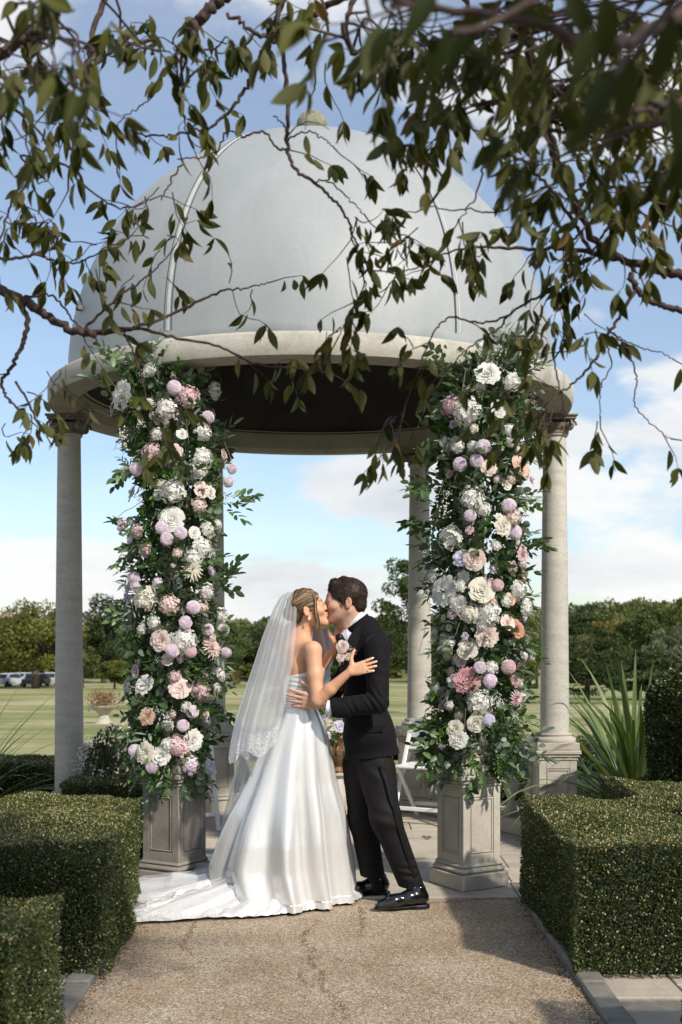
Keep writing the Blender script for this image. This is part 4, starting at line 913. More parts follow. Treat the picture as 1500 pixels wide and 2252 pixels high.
# ------------------------------------------------------------------ smooth solid modelling (tapered capsules and ellipsoids blended, then meshed)
def cap(a, b, ra, rb, k=.02, op='u'): a = np.array(a, float); b = np.array(b, float); return ('c', a, b, ra, rb, k, op, (a+b)/2, np.linalg.norm(b-a)/2+max(ra, rb))
def ell(c, r, R=None, k=.02, op='u'): c = np.array(c, float); r = np.array(r, float); return ('e', c, r, None if R is None else np.array(R, float), 0, k, op, c, float(r.max()))
def half(p, n, k=.004, op='i'): return ('h', np.array(p, float), np.array(n, float)/np.linalg.norm(n), 0, 0, k, op, np.array(p, float), 1e3)
def ev(pr, X):
    if pr[0] == 'c':
        a, b, ra, rb = pr[1:5]; d = b-a; L2 = d@d+1e-12; q = X-a; h = np.clip((q@d)/L2, 0, 1); return np.sqrt(((q-h[:, None]*d)**2).sum(1))-(ra+(rb-ra)*h)
    if pr[0] == 'e':
        q = X-pr[1]; 
        if pr[3] is not None: q = q@pr[3]
        r = pr[2]; k0 = np.sqrt(((q/r)**2).sum(1)); k1 = np.sqrt(((q/(r*r))**2).sum(1))+1e-9; return k0*(k0-1)/k1
    return (X-pr[1])@pr[2]
def sdf(prims, X):
    d = np.full(len(X), 1.0, np.float64)
    for pr in prims:
        e = ev(pr, X); k = pr[5]; op = pr[6]
        if op == 'u': h = np.clip(.5+.5*(d-e)/k, 0, 1); d = d*(1-h)+e*h-k*h*(1-h)
        elif op == 's': h = np.clip(.5-.5*(d+e)/k, 0, 1); d = d*(1-h)-e*h+k*h*(1-h)
        else: h = np.clip(.5-.5*(d-e)/k, 0, 1); d = d*(1-h)+e*h+k*h*(1-h)
    return d
def solid(prims, h=.004, offset=0.0, disp=None):
    us = [p for p in prims if p[6] == 'u']
    lo = np.min([p[7]-p[8] for p in us], 0)-.03-offset; hi = np.max([p[7]+p[8] for p in us], 0)+.03+offset
    n = np.ceil((hi-lo)/h).astype(int)+1; B = 20; br = B*h*.87
    Vid = []; Vp = []; Fc = []
    S = (n+B-1)//B; NX, NY, NZ = [int(s)*B+4 for s in S]
    ar = np.arange(-1, B+1)
    I, J, K = np.meshgrid(ar, ar, ar, indexing='ij')
    for bi in range(S[0]):
        for bj in range(S[1]):
            for bk in range(S[2]):
                o = np.array([bi, bj, bk])*B; c = lo+(o+B/2)*h
                loc = [p for p in prims if np.linalg.norm(p[7]-c) < br+p[8]+.05 or p[6] == 'i']
                if not any(p[6] == 'u' for p in loc): continue
                dc = sdf(loc, c[None])[0]-offset
                if abs(dc) > br*1.5+.05: continue
                X = lo+np.stack([I+o[0], J+o[1], K+o[2]], -1).reshape(-1, 3)*h
                D = sdf(loc, X)-offset
                if disp is not None: D = D+disp(X)
                D = D.reshape(I.shape); s = D < 0
                if s.all() or not s.any(): continue
                m = B+1  # cells
                cnt = np.zeros((m, m, m)); acc = np.zeros((m, m, m, 3)); 
                for ax in range(3):
                    sl0 = [slice(None)]*3; sl1 = [slice(None)]*3; sl0[ax] = slice(0, -1); sl1[ax] = slice(1, None)
                    a = D[tuple(sl0)]; b = D[tuple(sl1)]; cr = (a < 0) != (b < 0); t = np.where(cr, a/(a-b+1e-20), 0)
                    oth = [q for q in range(3) if q != ax]
                    for u in (0, 1):
                        for v in (0, 1):
                            ss = [slice(None)]*3; ss[oth[0]] = slice(u, u+m); ss[oth[1]] = slice(v, v+m)
                            c_ = cr[tuple(ss)]; cnt += c_; acc[..., ax] += np.where(c_, t[tuple(ss)], 0); acc[..., oth[0]] += c_*u; acc[..., oth[1]] += c_*v
                ok = cnt > 0; ii, jj, kk = np.nonzero(ok)
                pos = lo+(np.stack([ii, jj, kk], -1)-1+o+acc[ok]/cnt[ok][:, None])*h
                gid = ((ii-1+o[0]+1)*NY+(jj-1+o[1]+1))*NZ+(kk-1+o[2]+1); Vid.append(gid); Vp.append(pos)
                for ax in range(3):
                    sl0 = [slice(1, B+1)]*3; sl1 = [slice(1, B+1)]*3; sl1[ax] = slice(2, B+2)
                    if True:
                        a = s[tuple(sl0)]; 
                        b = s[tuple(sl1)]
                    cr = a != b; i, j, k = np.nonzero(cr); fl = a[cr]
                    g = np.stack([i, j, k], -1)+1-1+o   # grid index of edge start
                    u, v = [(1, 2), (2, 0), (0, 1)][ax]; du = np.zeros(3, int); dv = np.zeros(3, int); du[u] = 1; dv[v] = 1
                    def gi(q): return ((q[:, 0]+1)*NY+(q[:, 1]+1))*NZ+(q[:, 2]+1)
                    quad = np.stack([gi(g), gi(g-du), gi(g-du-dv), gi(g-dv)], -1)
                    quad[~fl] = quad[~fl][:, ::-1]; Fc.append(quad)
    Vid = np.concatenate(Vid); Vp = np.concatenate(Vp); Fc = np.concatenate(Fc)
    uq, first = np.unique(Vid, return_index=True); V = Vp[first]; F = np.searchsorted(uq, Fc); F = np.clip(F, 0, len(uq)-1)
    good = (uq[F] == Fc).all(1); return V, F[good]
def rotm(ax_x, ax_z):
    x = np.array(ax_x, float); x /= np.linalg.norm(x); z = np.array(ax_z, float); y = np.cross(z, x); y /= np.linalg.norm(y); z = np.cross(x, y); return np.stack([x, y, z], 1)
def W(px, py, dy=0.0, D0=6.5): D = D0+dy; return np.array([(px-750)/FPX*D, D, CHT+(1400-py)/FPX*D])
class Xf:
    """places head-local prims (x = face direction, z = up) in the world"""
    def __init__(s, o, fx, fz, sc): s.o = np.array(o, float); s.R = rotm(fx, fz); s.s = sc
    zs = .92
    def p(s, q): return s.o+s.R@(np.array(q, float)*np.array([1, 1, s.zs])*s.s)
    def cap(s, a, b, ra, rb, k=.012, op='u'): return cap(s.p(a), s.p(b), ra*s.s, rb*s.s, k*s.s, op)
    def ell(s, c, r, k=.012, op='u', R=None): return ell(s.p(c), np.array(r)*np.array([1, 1, s.zs])*s.s, s.R if R is None else s.R@R, k*s.s, op)
    def loc(s, X): return (X-s.o)@s.R/s.s/np.array([1, 1, s.zs])
def ry(deg): a = math.radians(deg); return np.array([[math.cos(a), 0, math.sin(a)], [0, 1, 0], [-math.sin(a), 0, math.cos(a)]])
def head(T, male=True):
    j = 1.0 if male else .86; o = []
    o += [T.ell((-.012, 0, .040), (.098, .077, .086)), T.ell((.034, 0, .000), (.056, .060, .085), .02)]
    o += [T.ell((.030, 0, -.062), (.055, .052*j, .042), .02), T.cap((-.012, .050*j, -.045), (.066, .016, -.095), .020*j, .020*j, .03), T.cap((-.012, -.050*j, -.045), (.066, -.016, -.095), .020*j, .020*j, .03)]
    o += [T.ell((.078, 0, -.100), (.018 if male else .015, .020, .016), .018)]
    o += [T.cap((.076, -.032, .034), (.076, .032, .034), .013 if male else .009, .013 if male else .009, .016)]
    for s_ in (-1, 1):
        o += [T.ell((.098, s_*.034, .016), (.017, .018, .013), .012, 's'), T.ell((.077, s_*.032, .015), (.014, .017, .0125), .006), T.ell((.056, s_*.040, -.020), (.030, .026, .026), .02)]
    o += [T.cap((.086, 0, .030), (.104 if male else .101, 0, -.012), .0070, .0098, .008), T.ell((.096, .011, -.016), (.011, .008, .008), .006), T.ell((.096, -.011, -.016), (.011, .008, .008), .006)]
    o += [T.ell((.080, 0, -.052), (.018, .028, .022), .012)]
    o += [T.ell((.096, 0, -.043), (.010, .022, .0065), .004), T.ell((.094, 0, -.057), (.010, .019, .0075), .004), T.cap((.104, -.022, -.050), (.104, .022, -.050), .0022, .0022, .003, 's')]
    for s_ in (-1, 1):
        Re = rz_m(s_*-18)
        o += [T.ell((-.020, s_*.080, -.004), (.019, .007, .033), .008, R=Re), T.ell((-.016, s_*.078, -.026), (.010, .006, .012), .006), T.ell((-.016, s_*.088, .004), (.011, .006, .019), .005, 's', R=Re)]
    return o
def rz_m(deg): a = math.radians(deg); return np.array([[math.cos(a), -math.sin(a), 0], [math.sin(a), math.cos(a), 0], [0, 0, 1]])
def hand(wrist, d, t, n, sc=1.0, curl=(.25, .25, .3, .35), spread=(.12, .02, -.08, -.20), thumb=(.55, .25), k=.006, dense=1.0):
    """d = finger direction, t = thumb side, n = palm side (fingers curl towards n)"""
    w = np.array(wrist, float); d = np.array(d, float); d /= np.linalg.norm(d); t = np.array(t, float); t -= d*(t@d); t /= np.linalg.norm(t); n = np.array(n, float); n -= d*(n@d)+t*(n@t); n /= np.linalg.norm(n)
    o = []; lens = (.070, .078, .072, .056)
    for i in range(4):
        off = (.030, .010, -.010, -.028)[i]; b = w+(d*(.086-.004*abs(i-1.3))+t*off)*sc
        o.append(cap(w+d*.005*sc+t*off*.55*sc, b, .0135*sc, .0110*sc, .012))
        dd = d*math.cos(spread[i])+t*math.sin(spread[i]); p = b; a_ = curl[i]*.5; L_ = lens[i]*sc
        for sgm, (fr, r0, r1) in enumerate(((.46, .0098, .0086), (.30, .0086, .0078), (.24, .0078, .0062))):
            di = dd*math.cos(a_)+n*math.sin(a_); q = p+di*L_*fr*1.05; o.append(cap(p, q, r0*sc, r1*sc, k*.6)); p = q; a_ += curl[i]
    o.append(ell(w+(d*.045+n*.004)*sc, np.array([.048, .036, .0135])*sc, np.stack([d, t, n], 1), .012))
    b = w+(d*.018+t*.022+n*.004)*sc; m = b+(d*math.cos(thumb[0]+.35)+t*math.sin(thumb[0]+.35)+n*.15)*.045*sc; e = m+(d*math.cos(thumb[0])+t*math.sin(thumb[0])+n*thumb[1])*.034*sc; e2 = e+(d*math.cos(thumb[0]-.25)+t*math.sin(thumb[0]-.25)+n*thumb[1])*.024*sc
    o += [cap(b, m, .0165*sc, .0125*sc, .012), cap(m, e, .0115*sc, .0098*sc, k*.6), cap(e, e2, .0098*sc, .0078*sc, k*.5)]
    return o
def skin_mat():
    m, t, b, o = new_mat('skin')
    at = N(t, 'ShaderNodeAttribute', attribute_name='pcol'); geo = N(t, 'ShaderNodeNewGeometry')
    n1 = N(t, 'ShaderNodeTexNoise', inp={'Scale': 16.0, 'Detail': 7.0, 'Roughness': .65}); L(t, geo.outputs['Position'], n1.inputs['Vector'])
    mx = N(t, 'ShaderNodeMix', data_type='RGBA', blend_type='MULTIPLY'); mx.inputs['Factor'].default_value = .5; L(t, at.outputs['Color'], mx.inputs['A']); L(t, ramp(t, n1.outputs[0], [(.3, (.86, .76, .72)), (.7, (1.08, 1.08, 1.08))]), mx.inputs['B'])
    L(t, mx.outputs['Result'], b.inputs['Base Color']); b.inputs['Roughness'].default_value = .55; b.inputs['Specular IOR Level'].default_value = .45
    b.inputs['Subsurface Weight'].default_value = .12; b.inputs['Subsurface Radius'].default_value = (.02, .008, .004); b.inputs['Subsurface Scale'].default_value = .5
    n2 = N(t, 'ShaderNodeTexNoise', inp={'Scale': 350.0, 'Detail': 2.0}); L(t, geo.outputs['Position'], n2.inputs['Vector']); bp = N(t, 'ShaderNodeBump', inp={'Strength': .12, 'Distance': .001}); L(t, n2.outputs[0], bp.inputs['Height']); L(t, bp.outputs[0], b.inputs['Normal'])
    return m
M['skin'] = skin_mat()
def skin_cols(V, T, base, lip, brow=None, stubble=None, nails=()):
    c = np.tile(np.array(base, float), (len(V), 1)); q = T.loc(V)
    def paint(w, col): w = np.clip(w, 0, 1)[:, None]; c[:] = c*(1-w)+np.array(col)*w
    if stubble is not None: paint(((q[:, 0] > -.02) & (q[:, 0] < .2) & (q[:, 2] < -.028) & (q[:, 2] > -.13)).astype(float)*np.clip((-.028-q[:, 2])/.02, 0, 1)*.30, stubble)
    paint(np.exp(-(((q[:, 0]-.075)/.03)**2+((np.abs(q[:, 1])-.04)/.022)**2+((q[:, 2]+.02)/.025)**2))*.28, (base[0]*1.05, base[1]*.72, base[2]*.70))   # cheeks
    paint(np.exp(-(((q[:, 0]-.106)/.014)**2+((q[:, 1])/.016)**2+((q[:, 2]+.012)/.014)**2))*.25, (base[0], base[1]*.72, base[2]*.70))
    paint(np.exp(-((np.abs(q[:, 1])-.082)/.02)**2-((q[:, 2]+.0)/.04)**2-((q[:, 0]+.02)/.025)**2)*.35, (base[0]*1.1, base[1]*.68, base[2]*.62))      # ears
    paint((q[:, 0] > .088)*np.exp(-((q[:, 2]+.050)/.0105)**4)*np.exp(-((q[:, 1])/.021)**4), lip)
    if brow is not None:
        zb = .040+.004*np.cos((np.abs(q[:, 1])-.030)/.02); paint((q[:, 0] > .055)*np.exp(-((q[:, 2]-zb)/.0052)**4)*np.exp(-((np.abs(q[:, 1])-.034)/.020)**4)*.85, brow)
    # closed eyelids: lash line
    zl = .008+.012*((np.abs(q[:, 1])-.033)/.02)**2*.5; paint((q[:, 0] > .06)*np.exp(-((q[:, 2]-zl)/.0024)**2)*np.exp(-((np.abs(q[:, 1])-.034)/.017)**4)*.9, (.02, .013, .010))
    paint((q[:, 0] > .06)*np.exp(-((q[:, 2]-.022)/.008)**2)*np.exp(-((np.abs(q[:, 1])-.034)/.017)**4)*.25, (base[0]*.6, base[1]*.45, base[2]*.4))
    for p_, r_, cc in nails: paint(np.exp(-((V-p_)**2).sum(1)/r_**2*1.2)*.9, cc)
    return c
def hair_mat(name, c1, c2, c3=None):
    m, t, b, o = new_mat(name)
    at = N(t, 'ShaderNodeAttribute', attribute_name='tint'); L(t, ramp(t, at.outputs['Fac'], [(0, c1), (.7, c2), (1, c3 or c2)]), b.inputs['Base Color']); b.inputs['Roughness'].default_value = .52; b.inputs['Specular IOR Level'].default_value = .35
    return m
def strands(name, curves, rad, m, parent, n=4):
    Vs = []; Fs = []; ts = []; off = 0
    for pts in curves:
        pts = np.array(pts); k = len(pts); tg = np.gradient(pts, axis=0); tg /= np.linalg.norm(tg, axis=1, keepdims=True)+1e-9
        a = np.cross(tg, (0.13, .92, .3)); a /= np.linalg.norm(a, axis=1, keepdims=True)+1e-9; b = np.cross(tg, a); rr = rad*np.sin(np.linspace(.5, PI-.25, k))**.6
        ring = [pts+(a*math.cos(2*PI*j/n)+b*math.sin(2*PI*j/n))*rr[:, None] for j in range(n)]; V = np.stack(ring, 1).reshape(-1, 3)
        i = np.arange(k-1)[:, None]; j = np.arange(n)[None]; F = np.stack([i*n+j, i*n+(j+1) % n, (i+1)*n+(j+1) % n, (i+1)*n+j], -1).reshape(-1, 4)+off
        Vs.append(V); Fs.append(F); ts += [random.random()]*len(V); off += len(V)
    me = mk_mesh(name, np.concatenate(Vs), np.concatenate(Fs), True, tint=ts); o = obj(name, me, m, parent); return o
def sobj(name, prims, m, parent, h=.004, offset=0, disp=None, col=None, tint=None):
    V, F = solid(prims, h, offset, disp); kw = {}
    if col is not None: kw['col'] = col(V)
    if tint is not None: kw['tint'] = tint(V)
    return obj(name, mk_mesh(name, V, F, True, **kw), m, parent)
# ------------------------------------------------------------------ GROOM
M['velvet'] = plain_mat('black_velvet', (.0045, .0040, .0048), .85, .2, 60, .1, Sheen_Weight=.06, Sheen_Roughness=.4); M['velvet'].node_tree.nodes['Principled BSDF'].inputs['Specular IOR Level'].default_value = .2
M['velvet'].node_tree.nodes['Principled BSDF'].inputs['Sheen Tint'].default_value = (.7, .6, .65, 1)
M['satin_black'] = plain_mat('black_satin', (.005, .005, .0055), .45, .1, Specular_IOR_Level=.3)
M['trouser'] = plain_mat('charcoal_wool', (.005, .0042, .0042), .75, .12, 90, .12, Specular_IOR_Level=.25)
M['patent'] = plain_mat('patent_leather', (.004, .004, .0045), .2, .1); M['patent'].node_tree.nodes['Principled BSDF'].inputs['Coat Weight'].default_value = .8
M['shirt'] = plain_mat('white_shirt', (.66, .66, .72), .7, .03)
M['gold'] = plain_mat('gold_metal', (.75, .48, .20), .25, .05, metal=1.0)
groom = empty('person', (.15, 6.55, 0), 'man in black velvet dinner jacket and dark trousers kissing the bride', 'person')
def keep(o): o.matrix_parent_inverse = o.parent.matrix_world.inverted() if o.parent else o.matrix_parent_inverse; return o
G = lambda px, py, dy: W(px, py, dy)
bpy.context.view_layer.update()
def own(root):      # world-space children under a moved root
    inv = Matrix.Translation(-root.location)
    for c in root.children:
        if c.type == 'MESH' and not c.get('own'): c.data.transform(inv) if c.data.users == 1 else None; c['own'] = 1
    for c in root.children:
        if 'own' in c: del c['own']
Tg = Xf(G(757, 1325, .04), (-.985, -.03, -.055), (.045, 0, 1), 1.045)
neck_b = G(792, 1392, .08)
gb = head(Tg, True)+[cap(Tg.p((-.028, 0, -.045)), neck_b, .060, .066, .025), cap(Tg.p((.01, 0, -.075)), G(775, 1398, .05), .040, .045, .03)]
gb += [cap(neck_b, G(806, 1440, .08), .055, .09, .05), ell(G(802, 1480, .10), (.105, .14, .15), None, .05), ell(G(805, 1580, .10), (.09, .12, .14), None, .05)]
gSh, gEl, gWr = G(829, 1424, -.10), G(832, 1546, -.19), G(718, 1548, -.17)
gb += [cap(G(812, 1430, .05), gSh, .045, .045, .05), cap(gSh, gEl, .047, .037, .02), cap(gEl, gWr, .036, .026, .02)]
gb += hand(G(708, 1546, -.165), (-1, .12, .15), (.1, -.25, 1), (0, 1, -.1), 1.2, (.10, .12, .14, .18), (.10, .02, -.07, -.16), (.45, .2))
# far arm round her back
fSh, fEl, fWr = G(800, 1425, .27), G(728, 1530, .33), G(640, 1520, .27)
gb += [cap(fSh, fEl, .045, .036, .02), cap(fEl, fWr, .035, .026, .02)]
gb += hand(G(640, 1520, .25), (-.8, -.25, -.35), (.2, 0, 1), (0, -1, 0), 1.05, (.12, .12, .15, .2))
for hip, kn, an in ((G(826, 1690, .05), G(846, 1800, -.04), G(905, 1945, -.03)), (G(800, 1680, .16), G(800, 1800, .16), G(825, 1932, .17))):
    gb += [cap(hip, kn, .06, .05, .03), cap(kn, an, .045, .036, .03)]
SK_G = (.54, .325, .235)
sobj('body', gb, M['skin'], groom, .0038, col=lambda V: skin_cols(V, Tg, SK_G, (.40, .17, .135), (.05, .028, .018), (.26, .16, .12)))
# hair: shell over the skull with cut hairline and combed ridges
def ghair_disp(X):
    q = Tg.loc(X); ang = np.arctan2(q[:, 2]-.02, q[:, 0]+.03); return .0007*np.sin(q[:, 1]*900+ang*3+4*np.sin(ang*7))+.0005*np.sin(ang*70+q[:, 1]*300)
gh = [Tg.ell((-.018, 0, .048), (.106, .0855, .094)), Tg.cap((.048, -.03, .110), (.048, .03, .110), .024, .024, .02), Tg.cap((.0, -.02, .122), (.0, .02, .122), .020, .020, .02),
      Tg.ell((-.07, 0, -.01), (.046, .062, .060)), Tg.ell((.135, 0, .01), (.075, .20, .092), .006, 's'), Tg.ell((.04, 0, -.085), (.070, .2, .090), .008, 's'), Tg.ell((-.02, 0, -.145), (.2, .2, .078), .006, 's'),
      Tg.ell((-.016, -.09, -.010), (.021, .03, .036), .004, 's'), Tg.ell((-.016, .09, -.010), (.021, .03, .036), .004, 's'), Tg.cap((.012, -.073, .03), (.008, -.077, -.012), .008, .004, .006), Tg.cap((.012, .073, .03), (.008, .077, -.012), .008, .004, .006)]
M['hair_dark'] = hair_mat('dark_brown_hair', (.010, .006, .004), (.042, .024, .015), (.095, .058, .038))
sobj('hair', gh, M['hair_dark'], groom, .0030, disp=ghair_disp, tint=lambda V: np.clip(.4+RNG.normal(0, .22, len(V)), 0, 1))
r_ = random.Random(2)
def short_hair(src, T, n_, ln, rad, m, parent, comb=(-1, 0, -.35)):     # short strands lying on a hair shell
    me = src.data; k = len(me.vertices); co = np.empty(k*3, np.float32); me.vertices.foreach_get('co', co); co = co.reshape(-1, 3); no = np.array([v.normal[:] for v in me.vertices]); cs_ = []
    for i in RNG.integers(0, k, n_):
        n3 = no[i]; q = T.loc(co[i][None])[0]; c_ = np.array(comb, float)+RNG.normal(0, .22, 3)
        if q[2] < .05: c_ = np.array((-.45, 0, -1.0))+RNG.normal(0, .2, 3)
        d = T.R@c_; d = d-n3*(d@n3); d /= np.linalg.norm(d)+1e-9; L_ = ln*RNG.uniform(.6, 1.3)
        cs_.append([co[i]-n3*.001, co[i]+d*L_*.35+n3*.0022, co[i]+d*L_*.7+n3*.0026, co[i]+d*L_+n3*.0012])
    strands('hair_strands', cs_, rad, m, parent, 3)['kind'] = 'stuff'
short_hair([c for c in groom.children if c.name.startswith('hair')][0], Tg, 4200, .017, .0008, M['hair_dark'], groom)
# jacket ---------------------------------------------------------------
def wr(c, ax, f, amp, sig, ph=0):      # a patch of cloth creases
    c = np.array(c); ax = np.array(ax, float); ax /= np.linalg.norm(ax)
    def fn(X): q = X-c; s_ = q@ax; return amp*np.sin(s_*f+ph+np.sin(q[:, 2]*30)*.8)*np.exp(-(q**2).sum(1)/sig**2)
    return fn
jw = [wr(G(822, 1540, -.24), (1, 0, .6), 190, .0045, .07), wr(G(775, 1558, -.25), (1, 0, .35), 150, .0032, .07), wr(G(845, 1470, -.2), (.5, 0, 1), 90, .0025, .08), wr(G(800, 1600, -.1), (.3, 0, 1), 60, .003, .12), wr(G(870, 1600, .0), (1, 0, .1), 110, .004, .09)]
jt = [ell(G(800, 1462, .10), (.118, .165, .135), None, .05), cap(G(800, 1415, .12), G(826, 1418, -.04), .055, .055, .05), cap(G(800, 1415, .12), G(815, 1420, .24), .055, .052, .05),
      ell(G(803, 1540, .10), (.125, .155, .16), None, .06), ell(G(811, 1615, .09), (.142, .19, .13), None, .06), cap(G(812, 1600, .09), G(818, 1660, .09), .125, .155, .04),
      cap(G(806, 1384, .09), G(818, 1425, .08), .078, .118, .04), half(G(815, 1667, 0), (.10, 0, -1), .006),]
ja = [cap(gSh, gEl, .071, .058, .02), cap(gEl, G(735, 1557, -.17), .058, .050, .018)]
# lower body kept separate from the sleeve by a tight blend
jp = [jt[0], jt[1], jt[2], jt[3], jt[4], jt[5], jt[6], jt[7]]+[cap(gSh, gEl, .070, .057, .018), cap(gEl, G(733, 1556, -.175), .057, .049, .010), cap(fSh, fEl, .062, .052, .03), cap(fEl, G(665, 1524, .29), .050, .042, .02)]
jp.append(cap(G(712, 1556, -.175), G(690, 1556, -.175), .060, .060, .003, 's'))
jp.append(ell(G(757, 1378, .05), (.050, .075, .075), rotm((1, 0, .9), (0, 0, 1)), .008, 's')); jp.append(half(G(797, 1356, 0), (-.62, 0, 1), .006))
jp.append(cap(Tg.p((-.03, 0, -.05)), G(792, 1398, .08), .070, .070, .004, 's'))
sobj('jacket', jp, M['velvet'], groom, .0042, disp=lambda X: sum(f(X) for f in jw))
# turned-up back of the jacket collar
sobj('jacket_collar', [cap(Tg.p((-.030, 0, -.050)), G(796, 1402, .085), .078, .092, .008), cap(Tg.p((-.030, 0, -.045)), G(793, 1396, .08), .0725, .074, .002, 's'), half(G(797, 1357, 0), (-.60, 0, .80), .004), half(G(772, 1400, 0), (-.92, 0, -.40), .006), half(G(800, 1425, 0), (0, 0, -1), .006)], M['velvet'], groom, .0035)
# shirt: collar, chest and cuff
sh = [cap(G(791, 1366, .075), G(790, 1398, .075), .069, .075, .01), cap(G(784, 1350, .07), G(788, 1380, .07), .068, .068, .01), ell(G(785, 1440, .09), (.095, .12, .10), None, .03)]
sh2 = [cap(Tg.p((-.028, 0, -.045)), neck_b, .067, .072, .008), cap(G(770, 1385, .06), G(785, 1402, .07), .058, .066, .02), half(G(792, 1347, 0), (-.72, 0, .70), .003), half(G(797, 1372, 0), (.72, 0, -.70), .003)]
sobj('shirt_collar', sh2, M['shirt'], groom, .003)
for s_ in (-1, 1):      # collar wing folded down towards the tie
    a = G(776, 1370, .065+s_*.064); b = G(750, 1395, .05+s_*.030); c = G(766, 1412, .05+s_*.056); d = G(790, 1358, .075+s_*.066); a2 = G(763, 1385, .06+s_*.054)
    V = [d, a, a2, b, c, G(793, 1385, .075+s_*.080)]; V2 = [v+np.array([-.002, -s_*.004*-1, .001]) for v in V]
    F = [[0, 1, 2, 5], [5, 2, 3, 4]]; Fb = [[i+6 for i in f][::-1] for f in F]; rim = [0, 1, 2, 3, 4, 5]; Fr = [[rim[i], rim[(i+1) % 6], rim[(i+1) % 6]+6, rim[i]+6] for i in range(6)]
    MB().add(V+V2, F+Fb+Fr).build('collar_wing', M['shirt'], groom, smooth=False)
sobj('shirt_front', [ell(G(772, 1442, .07), (.075, .085, .10), None, .03), cap(G(788, 1396, .08), G(802, 1430, .08), .076, .095, .03)], M['shirt'], groom, .006)
sobj('shirt_cuff', [cap(G(732, 1556, -.175), G(710, 1553, -.172), .044, .041, .004), cap(G(705, 1552, -.172), G(690, 1552, -.172), .050, .050, .002, 's')], M['shirt'], groom, .003)
sobj('jacket_cuff', [cap(G(760, 1558, -.18), G(731, 1556, -.175), .0545, .0535, .004), half(G(729, 1556, 0), (-1, 0, -.12), .003)], M['velvet'], groom, .004)
for i in range(3): sobj('cuff_button', [ell(G(762-i*8, 1572, -.207), (.006, .004, .006), None, .002)], M['satin_black'], groom, .0015)
# bow tie
bt = [ell(G(751, 1403, .03), (.014, .018, .016), None, .004)]
for s_ in (-1, 1): bt += [cap(G(751, 1403, .03+s_*.01), G(747, 1403, .03+s_*.055), .011, .024, .006)]
sobj('bow_tie', bt, M['satin_black'], groom, .003)
# lapels (near and far), slim raised satin facings
def ribbon(name, pts, wid, m, parent, nrm, th=.006):
    pts = [np.array(p) for p in pts]; nrm = np.array(nrm, float); nrm /= np.linalg.norm(nrm); V = []; 
    for i, (p, w) in enumerate(zip(pts, wid)):
        t = pts[min(i+1, len(pts)-1)]-pts[max(0, i-1)]; s_ = np.cross(t, nrm); s_ /= np.linalg.norm(s_); V += [p-s_*w/2, p+s_*w/2, p-s_*w/2+nrm*th, p+s_*w/2+nrm*th]
    F = []
    for i in range(len(pts)-1):
        a = i*4; F += [[a+2, a+3, a+7, a+6], [a, a+4, a+5, a+1], [a, a+2, a+6, a+4], [a+1, a+5, a+7, a+3]]
    F += [[0, 1, 3, 2], [len(V)-4, len(V)-2, len(V)-1, len(V)-3]]
    return MB().add(V, F).build(name, m, parent, auto=50)
ribbon('lapel', [G(792, 1375, -.030), G(780, 1405, -.040), G(768, 1435, -.045), G(757, 1475, -.035), G(750, 1520, -.03)], [.03, .058, .062, .05, .02], M['satin_black'], groom, (-.35, -1, 0), .008)
# jacket flap pocket, side vent seam
ribbon('pocket_flap', [G(800, 1606, -.095), G(822, 1604, -.100), G(846, 1600, -.088)], [.030, .032, .030], M['velvet'], groom, (0, -1, 0), .006)
# trousers ---------------------------------------------------------------
tw = [wr(G(838, 1800, -.12), (.3, 0, 1), 70, .004, .10), wr(G(800, 1800, .1), (.3, 0, 1), 70, .004, .1), wr(G(905, 1915, -.1), (.1, 0, 1), 130, .005, .06), wr(G(828, 1700, -.1), (.8, 0, .8), 60, .004, .1), wr(G(822, 1905, .1), (.1, 0, 1), 120, .005, .06)]
tp = [ell(G(808, 1650, .09), (.115, .14, .10), None, .05), cap(G(828, 1690, .03), G(848, 1800, -.05), .106, .080, .03), cap(G(848, 1800, -.05), G(909, 1958, -.035), .080, .066, .04),
      cap(G(795, 1680, .16), G(798, 1800, .15), .110, .080, .03), cap(G(798, 1800, .15), G(824, 1950, .165), .078, .066, .04), half(G(860, 1944, 0), (-.08, 0, -1), .004)]
sobj('trousers', tp, M['trouser'], groom, .0048, disp=lambda X: sum(f(X) for f in tw))
ribbon('trouser_stripe', [G(846, 1672, -.108), G(862, 1740, -.128), G(872, 1800, -.13), G(893, 1870, -.118), G(912, 1932, -.100)], [.018]*5, M['satin_black'], groom, (0, -1, 0), .003)
